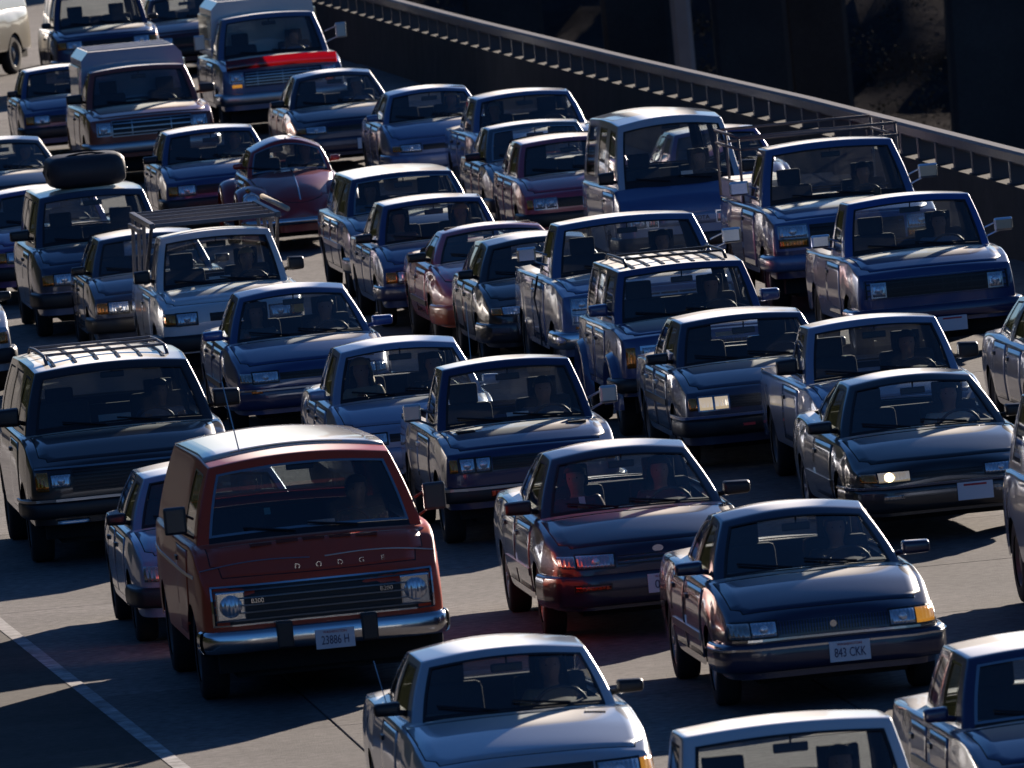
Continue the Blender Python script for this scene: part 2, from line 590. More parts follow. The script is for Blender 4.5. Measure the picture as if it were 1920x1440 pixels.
# concrete slabs with sawn joints, laid 3.67 m x 4.57 m
SLAB_Q = [4.48, 8.15, 11.82, 15.49, 19.16, 22.83]
slab_mesh = {}
def slab(qa, qb, la, lb):
    g = Geo()
    V = []; e = .0065
    w, d = qb - qa - 2 * e, lb - la - 2 * e
    c = .006
    V = [(-w / 2, -d / 2, -.02), (w / 2, -d / 2, -.02), (w / 2, d / 2, -.02), (-w / 2, d / 2, -.02),
         (-w / 2, -d / 2, -c), (w / 2, -d / 2, -c), (w / 2, d / 2, -c), (-w / 2, d / 2, -c),
         (-w / 2 + c, -d / 2 + c, 0), (w / 2 - c, -d / 2 + c, 0), (w / 2 - c, d / 2 - c, 0), (-w / 2 + c, d / 2 - c, 0)]
    Fc = [(8, 9, 10, 11)]
    for k in range(4):
        Fc.append((k, (k + 1) % 4, 4 + (k + 1) % 4, 4 + k)); Fc.append((4 + k, 4 + (k + 1) % 4, 8 + (k + 1) % 4, 8 + k))
    key = (round(w, 2), round(d, 2))
    if key not in slab_mesh:
        me = bpy.data.meshes.new('concrete_slab'); me.from_pydata(V, [], Fc); me.materials.append(CONC); slab_mesh[key] = me
    o = link('concrete_slab', slab_mesh[key], deck)
    o.location = road_pt((qa + qb) / 2, (la + lb) / 2, rng.uniform(-.0012, .0012))
    o.rotation_euler = (0, 0, PHI)
l = 79.0
row = 0
while l < 234:
    for k in range(5):
        qa, qb = SLAB_Q[k], SLAB_Q[k + 1]
        la, lb = l, l + 4.57
        if k == 4: qb = round(min(22.83, rail_q(l + 2.3) - .05), 1)
        slab(qa, qb, la, lb)
    l += 4.57

# low raised lane markers between the lanes
mk = Geo().rbox(-.06, .06, -.06, .06, 0, .022, .012)
me_mk = bpy.data.meshes.new('lane_marker'); me_mk.from_pydata(mk.v, [], mk.f); me_mk.materials.append(pmat('marker_ceramic', (.45, .48, .55), .25))
k = 0
for qb in (9.72, 12.75, 15.85):
    for l in np.arange(84.4, 150, 7.3):
        o = link('lane_marker', me_mk); o.location = road_pt(qb, float(l), .002); o.rotation_euler = (0, 0, PHI)
        tag(o, 'small pale raised marker on the concrete between two lanes', 'road marker', 'raised lane markers')

# parapet and its steel rail
bar_l = list(np.arange(40, 262, 6.0))
def bar_sec(name, sec, mat, label=None, cat=None, ls=bar_l):
    V = []; Fc = []; n = len(sec)
    for l in ls:
        for a, z in sec: V.append(road_pt(rail_q(l) + a, l, z))
    for i in range(len(ls) - 1):
        for k in range(n):
            Fc.append((i * n + k, (i + 1) * n + k, (i + 1) * n + (k + 1) % n, i * n + (k + 1) % n))
    Fc.append(tuple(range(n))); Fc.append(tuple((len(ls) - 1) * n + k for k in range(n))[::-1])
    o = mesh_obj(name, V, Fc, mat, None, False)
    fix_normals(o.data)
    if label: tag(o, label, cat)
    return o
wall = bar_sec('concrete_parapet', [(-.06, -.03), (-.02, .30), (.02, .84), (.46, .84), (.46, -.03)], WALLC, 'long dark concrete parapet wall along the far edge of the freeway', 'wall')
rail = bpy.data.objects.new('guard_rail', None); COL.objects.link(rail)
rail.location = road_pt(rail_q(150), 150, .84)
tag(rail, 'grey steel rail on short posts along the top of the concrete parapet', 'guard rail')
inv = Matrix.Translation(-rail.location)
def bar_part(name, sec, mat):
    o = bar_sec(name, sec, mat); o.parent = rail; o.matrix_parent_inverse = inv; return o
bar_part('rail', [(.09, 1.08), (.065, 1.11), (.065, 1.21), (.09, 1.24), (.22, 1.24), (.245, 1.21), (.245, 1.11), (.22, 1.08)], STEEL)
pg = Geo().rbox(-.10, .12, -.075, .075, 0, .27, .01)
pg.rbox(-.13, .15, -.09, .09, 0, .02, .005)
me_post = bpy.data.meshes.new('post'); me_post.from_pydata(pg.v, [], pg.f); me_post.materials.append(pmat('post_steel', (.10, .095, .10), .6, .4))
for l in np.arange(100, 246, 1.5):
    l = float(l)
    o = link('post', me_post, rail); o.matrix_parent_inverse = inv
    o.location = road_pt(rail_q(l) + .15, l, .84); o.rotation_euler = (0, 0, PHI)

# columns of the viaduct behind, standing on the low ground
def column(x, y, w, d, h, label, taper=0.0, cap=True, mat=COLC):
    e = bpy.data.objects.new('viaduct_column', None); COL.objects.link(e); e.location = (x, y, -10.5)
    tag(e, label, 'column', 'viaduct columns')
    g = Geo()
    b = .12
    def ring(hw, hd, z):
        return [(-hw + b, -hd, z), (hw - b, -hd, z), (hw, -hd + b, z), (hw, hd - b, z), (hw - b, hd, z), (-hw + b, hd, z), (-hw, hd - b, z), (-hw, -hd + b, z)]
    zs = [0, h * .25, h * .5, h * .75, h]
    V = []
    for z in zs: V += ring(w / 2 + taper * (1 - z / h), d / 2, z)
    Fc = []
    for i in range(4):
        for k in range(8): Fc.append((i * 8 + k, i * 8 + (k + 1) % 8, i * 8 + 8 + (k + 1) % 8, i * 8 + 8 + k))
    mesh_obj('shaft', V, Fc, mat, e, False)
    g = Geo().rbox(-w / 2 - .6 - taper, w / 2 + .6 + taper, -d / 2 - .6, d / 2 + .6, -.3, .5, .1)
    mesh_obj('footing', g.v, g.f, mat, e, False)
    g = Geo().rbox(-w * 1.6, w * 1.6, -d / 2 - .1, d / 2 + .1, h, h + 1.6, .1)
    mesh_obj('crossbeam', g.v, g.f, mat, e, False)
    return e
# ------------------------------------------------------------------ vehicles
TS = [0.0, 0.05, 0.5, 0.962, 1.0]
VS = [1.0, 0.968, 0.48, 0.0, -0.48, -0.968, -1.0]
TOPV = [1.0, 0.86, 0.5, 0.0, -0.5, -0.86, -1.0]
G5 = [0.0, 0.12, 0.5, 0.86, 1.0]

def defaults(P):
    d = dict(L=4.45, W=1.70, H=1.37, wb=2.52, fo=0.88, r=0.30, yc=1.15, yat=1.85, yct=2.95, ycb=3.5,
             zhf=0.74, zc=0.94, zd=0.96, sill=0.27, bow=0.10, bowr=0.06, wa=0.70, wbm=0.745, wc=0.70, wr=0.56,
             crown=0.05, pillars=[2.2], aw=0.10, cw=0.22, nglass=9, rearglass=True, fy=[(0.3, 0.04), (0.5, 0.0), (0.6, 0.01), (0.8, 0.06)],
             holes=None, hood=True, doors=[(1.25, 2.2), (2.25, 3.1)], tone2=None, nose=0.93, wmat=None, roofdrop=0.02, hoodcrown=0.04,
             belt=None, tall=0.0, mirrors='flag', seats=True, wipers=True, lowfactor=0.95, edge=0.94)
    d.update(P)
    d['wa'] = min(d['wa'] + .045, d['W'] / 2 - .095); d['wbm'] = min(d['wbm'] + .03, d['W'] / 2 - .075); d['wr'] += .012
    P.update(d)
    return P

class Car:
    def __init__(self, name, P):
        self.P = defaults(P)
        P = self.P
        self.root = bpy.data.objects.new(name, None)
        self.root.empty_display_size = 0.3
        COL.objects.link(self.root)
        self.off = Vector((0, -P['L'] / 2, 0))
        self.paint = P['paint']
        self.make_body()
        self.make_cabin()
        self.make_panels()
        self.make_wheels()
        self.make_interior()
    # -- part helpers
    def part(self, name, verts, faces, mat, smooth=True, parent=None, **kw):
        o = mesh_obj(name, verts, faces, mat, parent or self.root, smooth, **kw)
        if parent is None: o.location = self.off
        return o
    def geo(self, name, g, mat, smooth=False, parent=None):
        return self.part(name, g.v, g.f, mat, smooth, parent)
    # -- lower body
    def prof(self):
        P = self.P
        L, zc, zd, zhf = P['L'], P['zc'], P['zd'], P['zhf']
        hc = P['hoodcrown']
        belt = P['belt'] or zc - 0.04
        self.zs = P.get('zs') or [(0, zhf - hc * .8), (P['yc'] * .3, lerp(zhf, zc, .52) - hc), (P['yc'] * .62, lerp(zhf, zc, .82) - hc), (P['yc'], zc - 0.05), (P['yc'] + .3, belt), (P['ycb'], zd - 0.05), (L, zd - 0.08)]
        self.zt = P.get('zt') or [(0, zhf), (.10, lerp(zhf, zc, .24)), (P['yc'] * .30, lerp(zhf, zc, .58)), (P['yc'] * .62, lerp(zhf, zc, .86)), (P['yc'], zc), (P['ycb'], zd), (L - .12, zd - .01), (L, zd - .06)]
        self.plan = P.get('plan') or [(0, P['nose']), (.18, lerp(P['nose'], 1, .45)), (.6, .985), (1.3, 1), (L - 1.2, 1), (L - .3, .97), (L, .92)]
    def make_body(self):
        P = self.P; self.prof()
        L, W, r = P['L'], P['W'], P['r']
        hw = W / 2
        yf, yr = P['fo'], P['fo'] + P['wb']
        self.yf, self.yr = yf, yr
        ra = r * 1.17
        ys = {0.0: None, 0.07: None, L - 0.07: None, L: None}
        arch = [(-1.07, 0), (-.97, .12), (-.66, .74), (0, 1.0), (.66, .74), (.97, .12), (1.07, 0)]
        for yw in (yf, yr):
            for a, h in arch:
                ys[round(yw + a * ra, 3)] = max(P['sill'], r + h * ra) if h > 0 else None
        keys = sorted(ys)
        for m in [P['yc'] * .0 + .25, (yf + yr) / 2, lerp(yf, yr, .3), lerp(yf, yr, .7), L - .3, P['yc']]:
            if all(abs(m - k) > .11 for k in keys):
                ys[m] = None
        Y = sorted(ys)
        holes = P['holes'] or [(P['yc'] + .12, P['ycb'] - .12)]
        secs = []
        for i, y in enumerate(Y):
            f = interp(self.plan, y)
            zb = ys[y] if ys[y] is not None else P['sill'] + (0.0 if yf - .5 < y < yr + .5 else -.02)
            zs, zt = interp(self.zs, y), interp(self.zt, y)
            bl = interp([(0, 1), (.07, .95), (.3, .55), (.7, 0)], y)
            blr = interp([(0, 1), (.07, .95), (.3, .5), (.6, 0)], L - y)
            side = []
            for g in G5:
                z = zb + g * (zs - zb)
                w = hw * f * interp([(.2, P['lowfactor']), (.42, .985), (.62, 1.0), (max(.64, zs - .12), .99), (max(.66, zs - .02), P['edge'])], z)
                side.append((w, z))
            wt = side[-1][0]
            top = [(v * wt, zs + (zt - zs) * (1 - abs(v) ** 2.4)) for v in TOPV]
            def pt(x, z, v):
                dy = bl * (interp(P['fy'], z) + P['bow'] * abs(v) ** 2.2) - blr * (P['bowr'] * abs(v) ** 2.2)
                return (x, y + dy, z)
            row = [pt(w, z, 1) for w, z in side[:-1]] + [pt(x, z, v) for (x, z), v in zip(top, TOPV)] + [pt(-w, z, -1) for w, z in side[:-1]][::-1]
            secs.append((row, side, top, y, zs, zt, pt))
        n = len(secs[0][0])
        verts = [p for s in secs for p in s[0]]
        faces = []; fm = []
        for i in range(len(secs) - 1):
            ym = (Y[i] + Y[i + 1]) / 2
            for k in range(n - 1):
                faces.append((i * n + k, i * n + k + 1, (i + 1) * n + k + 1, (i + 1) * n + k))
                m = 0
                if 5 <= k <= 8 and any(a < ym < b for a, b in holes): m = 2
                if (k < 2 or k > 11) and P['tone2']: m = 1
                fm.append(m)
        for end, base in ((0, 0), (1, (len(secs) - 1) * n)):
            row, side, top, y, zs, zt, pt = secs[0 if end == 0 else -1]
            grid = []
            for k in range(5):
                line = []
                for j, v in enumerate(TOPV):
                    if k == 4: line.append(base + 4 + j)
                    elif j == 0: line.append(base + k)
                    elif j == 6: line.append(base + n - 1 - k)
                    else:
                        w, z = side[k]
                        zz = z + (zt - zs) * (1 - abs(v) ** 2.4) * (k / 4.0) ** 2
                        verts.append(pt(v * w, zz, v)); line.append(len(verts) - 1)
                grid.append(line)
            for k in range(4):
                for j in range(6):
                    q = (grid[k][j], grid[k][j + 1], grid[k + 1][j + 1], grid[k + 1][j])
                    faces.append(q if end == 0 else q[::-1])
                    fm.append(1 if (k < 2 and P['tone2']) else 0)
        cr = P.get('crease', .5)
        creases = {}
        for i in range(len(secs) - 1):
            for k in (4, 10): creases[(i * n + k, (i + 1) * n + k)] = cr
            for k in (2, 12): creases[(i * n + k, (i + 1) * n + k)] = cr * .45
        for base in (0, (len(secs) - 1) * n):
            for k in range(4, 10): creases[(base + k, base + k + 1)] = cr * .9
            for k in (0, 1, 2, 3, 10, 11, 12, 13): creases[(base + k, base + k + 1)] = cr * .5
        V, Fc, mi = subdivide(verts, faces, fm, 2, creases)
        v, f, m = pick(V, Fc, mi, lambda a: a != 2)
        self.body = self.part('body', v, f, None, mats=[self.paint, P['tone2'] or self.paint], fm=m)
        self.bvh = BVHTree.FromPolygons([tuple(p) for p in V], Fc)
    # -- greenhouse
    def make_cabin(self):
        P = self.P
        H = P['H']
        zr0, zrm, zr1 = H - P['crown'] - P['roofdrop'], H - P['crown'], H - P['crown'] - P['roofdrop'] * 1.3
        zb0 = P['zc'] - .075
        belt = P['belt'] or P['zc'] - .04
        cols = []   # yb, yt, wb, wt, zb, zr
        yb0, yb1 = P['yc'] + .10, P['ycb']
        aw, cw = P['aw'], P['cw']
        def wbelt(y): return interp([(yb0, P['wa']), (lerp(yb0, yb1, .4), P['wbm']), (yb1, P['wc'])], y)
        def wroof(y): return interp([(P['yat'], P['wr'] * .96), (lerp(P['yat'], P['yct'], .4), P['wr']), (P['yct'], P['wr'] * .96)], y)
        def zbelt(y): return interp([(yb0, zb0), (yb0 + .3, belt - .02), (yb1, P['zd'] - .05)], y)
        def zroof(y): return interp([(P['yat'], zr0), (lerp(P['yat'], P['yct'], .35), zrm), (P['yct'], zr1)], y)
        spec = [(yb0, P['yat']), (yb0 + aw, P['yat'] + aw * .8)]
        flags = [0]
        pw = P.get('pw', .09)
        for y in P['pillars']:
            spec += [(y - pw / 2, y - pw / 2), (y + pw / 2, y + pw / 2)]
            flags += [1, 0]
        spec += [(yb1 - cw, P['yct'] - cw * P.get('ctop', .6)), (yb1, P['yct'])]
        flags += [1, 0]
        for yb, yt in spec:
            cols.append((yb, yt, wbelt(yb), wroof(yt), zbelt(yb), zroof(yt)))
        nc = len(cols)
        bf0, bf1 = P.get('wbow', .15), P.get('wbowt', .07)
        def side(c, t, s):
            yb, yt, wb, wt, zb, zr = cols[c]
            w = lerp(wb, wt, t ** 1.12) + .018 * math.sin(math.pi * t)
            return (s * w, lerp(yb, yt, t), lerp(zb, zr, t))
        def front(v, t):
            p = side(0, t, 1)
            b = lerp(bf0, bf1, t) * (1 - v * v)
            return (v * p[0], p[1] - b - .012 * math.sin(math.pi * t), p[2] + (P['crown'] * t + .03 * (1 - t)) * (1 - v * v))
        def rear(v, t):
            p = side(nc - 1, t, 1)
            b = .07 * (1 - v * v)
            return (v * p[0], p[1] + b + .02 * math.sin(math.pi * t), p[2] + (P['crown'] * t + .02 * (1 - t)) * (1 - v * v))
        y00, y11 = cols[0][1], cols[-1][1]
        def roof(c, v):
            p = side(c, 1, 1)
            u = (p[1] - y00) / (y11 - y00)
            b = lerp(-bf1, .07, u) * (1 - v * v)
            return (v * p[0], p[1] + b, p[2] + P['crown'] * (1 - v * v))
        verts = []; idx = {}
        def vid(key, co):
            if key not in idx:
                verts.append(co); idx[key] = len(verts) - 1
            return idx[key]
        nt_ = len(TS)
        def S(c, k, s): return vid(('s', c, k, s), side(c, TS[k], s))
        def Fr(j, k):
            if j == 0: return S(0, k, 1)
            if j == 6: return S(0, k, -1)
            return vid(('f', j, k), front(VS[j], TS[k]))
        def Re(j, k):
            if j == 0: return S(nc - 1, k, 1)
            if j == 6: return S(nc - 1, k, -1)
            return vid(('r', j, k), rear(VS[j], TS[k]))
        def Ro(c, j):
            if j == 0: return S(c, nt_ - 1, 1)
            if j == 6: return S(c, nt_ - 1, -1)
            if c == 0: return Fr(j, nt_ - 1)
            if c == nc - 1: return Re(j, nt_ - 1)
            return vid(('t', c, j), roof(c, VS[j]))
        faces = []; fm = []
        for k in range(nt_ - 1):
            glassrow = 1 <= k <= 2
            for j in range(6):
                g = glassrow and 1 <= j <= 4
                faces.append((Fr(j, k), Fr(j, k + 1), Fr(j + 1, k + 1), Fr(j + 1, k))); fm.append(1 if g else (3 if (k == 0 and 1 <= j <= 4) else 0))
                faces.append((Re(j, k), Re(j + 1, k), Re(j + 1, k + 1), Re(j, k + 1))); fm.append(2 if (g and P['rearglass']) else 0)
            wi = 0
            for c in range(nc - 1):
                isg = flags[c] == 1
                gl = glassrow and isg and wi < P['nglass']
                for s in (1, -1):
                    q = (S(c, k, s), S(c + 1, k, s), S(c + 1, k + 1, s), S(c, k + 1, s))
                    faces.append(q if s == 1 else q[::-1])
                    fm.append((10 + 2 * wi + (0 if s == 1 else 1)) if gl else 0)
                if isg: wi += 1
        for c in range(nc - 1):
            for j in range(6):
                faces.append((Ro(c, j), Ro(c + 1, j), Ro(c + 1, j + 1), Ro(c, j + 1))); fm.append(0)
        V, Fc, mi = subdivide(verts, faces, fm)
        self.cbvh = BVHTree.FromPolygons([tuple(p) for p in V], Fc)
        v, f, _ = pick(V, Fc, mi, lambda a: a == 0)
        self.cab = self.part('cabin_shell', v, f, P.get('roofpaint') or self.paint)
        # headliner: the same shell set inwards
        me = self.cab.data.copy(); me.name = 'headliner'
        bm = bmesh.new(); bm.from_mesh(me); bm.normal_update()
        for q in bm.verts: q.co -= q.normal * .018
        bmesh.ops.reverse_faces(bm, faces=bm.faces[:])
        bm.to_mesh(me); bm.free()
        me.materials.clear(); me.materials.append(INTERIOR)
        o = link('headliner', me, self.root); o.location = self.off
        sealmat = P.get('seal') or RUBBER
        v, f, _ = pick(V, Fc, mi, lambda a: a == 3)
        self.part('cowl_trim', v, f, BLACKTRIM)
        for k in sorted(set(int(a) for a in mi) - {0, 3}):
            v, f, _ = pick(V, Fc, mi, lambda a: a == k)
            name = {1: 'windshield', 2: 'rear_window'}.get(k, 'side_window')
            bm = bmesh.new()
            vs = [bm.verts.new(p) for p in v]
            for q in f: bm.faces.new([vs[i] for i in q])
            bm.normal_update()
            res = bmesh.ops.inset_region(bm, faces=bm.faces[:], thickness=.022 if k < 3 else .016, depth=0, use_even_offset=True, use_boundary=True)
            ring = set(res['faces'])
            bm.verts.index_update()
            pane = [q for q in bm.faces if q not in ring]
            def out(fs, dn):
                used = {}
                vv = []; ff = []
                for q in fs:
                    t = []
                    for x in q.verts:
                        if x not in used:
                            used[x] = len(vv); vv.append(tuple(x.co + x.normal * dn))
                        t.append(used[x])
                    ff.append(tuple(t))
                return vv, ff
            vv, ff = out(pane, -.004)
            pn = self.part(name, vv, ff, P.get('glass', GLASS) if k < 3 else P.get('sglass', GLASS_SIDE))
            vv, ff = out(list(ring), .003)
            mesh_obj('window_seal', vv, ff, sealmat, pn)
            bm.free()
        self.wshield_base = P['zc']
    # -- projected panels
    def cast(self, o, d, bvh=None):
        h = (bvh or self.bvh).ray_cast(Vector(o), Vector(d))
        return h[0]
    def fpt(self, x, z, off=0.0):
        """point on the front face"""
        h = self.cast((x, -2, z), (0, 1, 0))
        if h is None:
            n = self.bvh.find_nearest(Vector((x, 0, z)))
            h = n[0]
        return Vector((h.x, h.y - off, h.z)) if h is not None else Vector((x, -off, z))
    def patch(self, fn, nu, nv, off, back, mask=None):
        """grid of surface points fn(u,v)->(point, outward); lifted by off with a skirt"""
        g = Geo(); V = []; Fc = []
        for j in range(nv + 1):
            for i in range(nu + 1):
                p, n = fn(i / nu, j / nv)
                V.append(p + n * off)
        for j in range(nv):
            for i in range(nu):
                a = j * (nu + 1) + i
                Fc.append((a, a + 1, a + nu + 2, a + nu + 1))
        ring = [i for i in range(nu + 1)] + [j * (nu + 1) + nu for j in range(1, nv + 1)] + [nv * (nu + 1) + i for i in range(nu - 1, -1, -1)] + [j * (nu + 1) for j in range(nv - 1, 0, -1)]
        b0 = len(V)
        for q in ring:
            u, v = (q % (nu + 1)) / nu, (q // (nu + 1)) / nv
            p, n = fn(u, v)
            V.append(p - n * back)
        m = len(ring)
        for k in range(m):
            Fc.append((ring[k], b0 + k, b0 + (k + 1) % m, ring[(k + 1) % m]))
        return g.add(V, Fc)
    def front_fn(self, x0, x1, z0, z1, zs0=None, zs1=None):
        """zs0/zs1: bottom and top at the x1 end, for tapered lamps"""
        za, zb_ = z0 if zs0 is None else zs0, z1 if zs1 is None else zs1
        def fn(u, v):
            x = lerp(x0, x1, u)
            z = lerp(lerp(z0, za, u), lerp(z1, zb_, u), v)
            return self.fpt(x, z), Vector((0, -1, 0))
        return fn
    def fpatch(self, name, x0, x1, z0, z1, mat, off=.006, back=.03, nu=6, nv=3, parent=None, smooth=True, **kw):
        return self.geo(name, self.patch(self.front_fn(x0, x1, z0, z1, **kw), nu, nv, off, back), mat, smooth, parent)
    def spt(self, y, z, s):
        h = self.cast((s * 3, y, z), (-s, 0, 0))
        if h is None: h = self.bvh.find_nearest(Vector((s * self.P['W'] / 2, y, z)))[0]
        return h
    def tpt(self, x, y, bvh=None):
        h = self.cast((x, y, 4), (0, 0, -1), bvh)
        if h is None: h = (bvh or self.bvh).find_nearest(Vector((x, y, 1)))[0]
        return h
    def make_panels(self):
        P = self.P
        up = Vector((0, 0, 1))
        if P['hood']:
            y0 = P.get('hood0', .10); y1 = P['yc'] + P.get('hood1', -.02)
            wfun = lambda y: interp(self.plan, y) * P['W'] / 2 * P.get('hoodw', .86) - (.06 if y < .2 else 0)
            def fn(u, v, e=0.0):
                y = lerp(y0 - e, y1 + e, v)
                yy = y + (P['bow'] * (2 * u - 1) ** 2 * (1 - v)) - P.get('wbow', .15) * .7 * (1 - (2 * u - 1) ** 2) * v
                x = lerp(-1, 1, u) * (wfun(max(y, .02)) + e)
                return self.tpt(x, yy), up
            self.geo('hood_gap', self.patch(lambda u, v: fn(u, v, .008), 16, 14, .0015, .02), SEAM, True)
            h = self.geo('hood', self.patch(fn, 16, 14, .0035, .02), P.get('hoodpaint') or self.paint, True)
            self.hood = h
        for (a, b) in P['doors']:
            for s in (1, -1):
                belt = min(interp(self.zs, a), interp(self.zs, b))
                def fn(u, v, e=0.0):
                    y = lerp(a - e, b + e, u)
                    zlo = P['sill'] + .07 - e
                    z = lerp(zlo, belt - .045 + e, v)
                    return self.spt(y, z, s), Vector((s, 0, 0))
                self.geo('door_gap', self.patch(lambda u, v: fn(u, v, .008), 8, 7, .0012, .02), SEAM, True)
                d = self.geo('door', self.patch(fn, 8, 7, .003, .02), self.paint, True)
                hz = belt - .15
                p = self.spt(b - .14, hz, s)
                g = Geo().rbox(p.x - .02, p.x + .02, b - .22, b - .08, hz - .015, hz + .02, .006)
                mesh_obj('handle', g.v, g.f, P.get('handlemat', BLACKTRIM), d, False)
        if P.get('molding'):
            for s in (1, -1):
                ys = np.linspace(self.yf + .42, self.yr - .42, 9)
                def fn(u, v):
                    y = lerp(ys[0], ys[-1], u)
                    return self.spt(y, lerp(P['molding'] - .03, P['molding'] + .03, v), s), Vector((s, 0, 0))
                self.geo('side_molding', self.patch(fn, 9, 1, .016, .02), P.get('moldmat', BLACKTRIM), False)
    # -- running gear
    def make_wheels(self):
        P = self.P; r = P['r']; tw = P.get('tw', .185)
        for yw in (self.yf, self.yr):
            for s in (1, -1):
                f = interp(self.plan, yw)
                xo = s * (P['W'] / 2 * f * .985 - .012)
                e = bpy.data.objects.new('wheel', None); COL.objects.link(e)
                e.parent = self.root
                e.location = Vector((xo, yw, r)) + self.off
                key = (round(r, 3), round(tw, 3), s, P.get('rim', 'steel'))
                if key not in WHEELS:
                    WHEELS[key] = make_wheel(*key)
                for nm, me in WHEELS[key]:
                    link(nm, me, e)
        g = Geo()
        hw = P['W'] / 2
        g.box(-hw + .30, hw - .30, .25, P['L'] - .25, .19, .42)
        g.box(-hw + .12, hw - .12, self.yf + r * 1.25, self.yr - r * 1.25, P['sill'] - .03, P['sill'] + .10)
        g.box(-hw + .16, hw - .16, .18, self.yf - r * 1.25 + .02, .24, .40)
        g.box(-hw + .14, hw - .14, self.yr + r * 1.25, P['L'] - .16, .26, .40)
        for yw in (self.yf, self.yr):   # axle and its arms
            g.tube([(-hw + .2, yw, r), (hw - .2, yw, r)], .045, 8)
        self.geo('underbody', g, UNDER)
        # closed inner arches
        for yw in (self.yf, self.yr):
            for s in (1, -1):
                g = Geo()
                n = 8
                V = []; Fc = []
                xi = s * (hw - .34); xo2 = s * (hw - .05)
                for k in range(n + 1):
                    t = math.pi * k / n
                    yy, zz = yw - math.cos(t) * r * 1.16, r + math.sin(t) * r * 1.14
                    V += [(xi, yy, zz), (xo2, yy, zz)]
                for k in range(n): Fc.append((2 * k, 2 * k + 1, 2 * k + 3, 2 * k + 2))
                Fc.append(tuple(2 * k for k in range(n + 1)))
                g.add(V, Fc)
                self.geo('wheel_arch_liner', g, UNDER)
    # -- inside
    def make_interior(self):
        P = self.P
        if not P['seats']: return
        dz = P['zc'] - .95 + P.get('seatz', 0)
        yc = P['yc']; hw = P['wbm'] - .05
        g = Geo()
        zf = .30 + dz * .5
        ztop = P['zc'] - .09
        y0, y1 = yc + .16, P['ycb'] - .06
        g.box(-hw, hw, y0, y1, zf - .02, zf)
        g.box(-hw - .01, -hw, y0, y1, zf, ztop); g.box(hw, hw + .01, y0, y1, zf, ztop)
        g.box(-hw, hw, y1 - .02, y1, zf, P['zd'] - .06)
        g.box(-hw, hw, y0 - .02, y0, zf, ztop)
        self.geo('cabin_tub', g, INTERIOR)
        # dash follows the windshield base
        g = Geo()
        zd = P['zc'] - .03
        n = 10; V = []; Fc = []
        for i in range(n + 1):
            v = -1 + 2 * i / n
            x = v * (P['wa'] - .06)
            yb = yc + .10 - P.get('wbow', .15) * (1 - v * v) + .06
            hump = .04 * math.exp(-((x - .36) / .18) ** 2)
            for yy, zz in ((yb, zd - .02), (yb + .18, zd + .005), (yb + .38, zd + .01 + hump), (yb + .46, zd - .02 + hump * .6), (yb + .48, zd - .25)):
                V.append((x, yy, zz))
        for i in range(n):
            for k in range(4):
                Fc.append((i * 5 + k, i * 5 + k + 1, (i + 1) * 5 + k + 1, (i + 1) * 5 + k))
        g.add(V, Fc)
        self.geo('dashboard', g, P.get('dashmat', INTERIOR), True)
        ys = P.get('seaty', yc + 1.02)
        self.seat_y = ys; self.dz = dz
        for s in (1, -1):
            e = link('seat', SEATMESH[P.get('seattype', 'bucket')], self.root)
            e.location = Vector((s * P.get('seatx', .36), ys, .22 + dz)) + self.off
            if P.get('headrest', True):
                h = link('headrest', SEATMESH['headrest'], e)
        if P.get('rearseat', P['ycb'] - ys > 1.2):
            e = link('rear_seat', SEATMESH['bench'], self.root)
            e.location = Vector((0, min(ys + .85, P['ycb'] - .35), .24 + dz)) + self.off
            e.scale = (hw / .68, 1, 1)
        e = link('steering_wheel', SEATMESH['wheel'], self.root)
        e.location = Vector((.36, ys - .50, .88 + dz)) + self.off
        e.rotation_euler = (R(25), 0, 0)
        # inside mirror hangs under the windshield header
        ym = P['yat'] + .02
        zt = P['H'] - .05
        p = self.cast((0.0, -2, zt - .10), (0, 1, 0), self.cbvh)
        ym = (p.y if p is not None else P['yat']) + .09
        g = Geo().rbox(-.11, .11, ym, ym + .03, zt - .155, zt - .095, .012)
        g.tube([(0, ym + .01, zt - .10), (0, ym - .02, zt - .04)], .008, 6)
        self.geo('rear_view_mirror', g, BLACKTRIM)
    # -- add-ons used by the individual vehicles
    def bumper(self, z0, z1, mat, proj=.06, wrap=.55, strip=None, name='bumper', rear=True, wid=1.0, inset=0.0):
        P = self.P
        zc = (z0 + z1) / 2
        h = (z1 - z0) / 2
        sec = [(-.05, -h), (proj * .55, -h), (proj * .85, -h * .88), (proj, -h * .55), (proj * 1.03, 0), (proj, h * .55), (proj * .85, h * .88), (proj * .55, h), (-.05, h)]
        path = []
        f0 = [self.fpt(x, zc) for x in np.linspace(-1, 1, 13) * P['W'] / 2 * P['nose'] * .93 * wid]
        y_c = f0[0].y
        W2 = P['W'] / 2
        s_pts = []
        for t in (wrap, wrap * .5, .2):
            s_pts.append((Vector((-W2 * interp(self.plan, y_c + t) * .985 * wid, y_c + t, zc)), Vector((-1, 0, 0))))
        path += s_pts
        for t in (75, 55, 35, 15):
            a = R(t)
            path.append((Vector((f0[0].x - .045 * wid * math.sin(a), y_c + .10 * (1 - math.cos(a)), zc)), Vector((-math.sin(a), -math.cos(a), 0))))
        for i, p in enumerate(f0):
            path.append((p, Vector((0, -1, 0))))
        for t in (15, 35, 55, 75):
            a = R(t)
            path.append((Vector((f0[-1].x + .045 * wid * math.sin(a), f0[-1].y + .10 * (1 - math.cos(a)), zc)), Vector((math.sin(a), -math.cos(a), 0))))
        path += [(Vector((-p.x, p.y, p.z)), Vector((1, 0, 0))) for p, _ in s_pts[::-1]]
        o = self.geo(name, Geo().sweep(path, sec), mat, True)
        fix_normals(o.data); o.data.set_sharp_from_angle(angle=R(50))
        self.bump_y = f0[6].y - proj
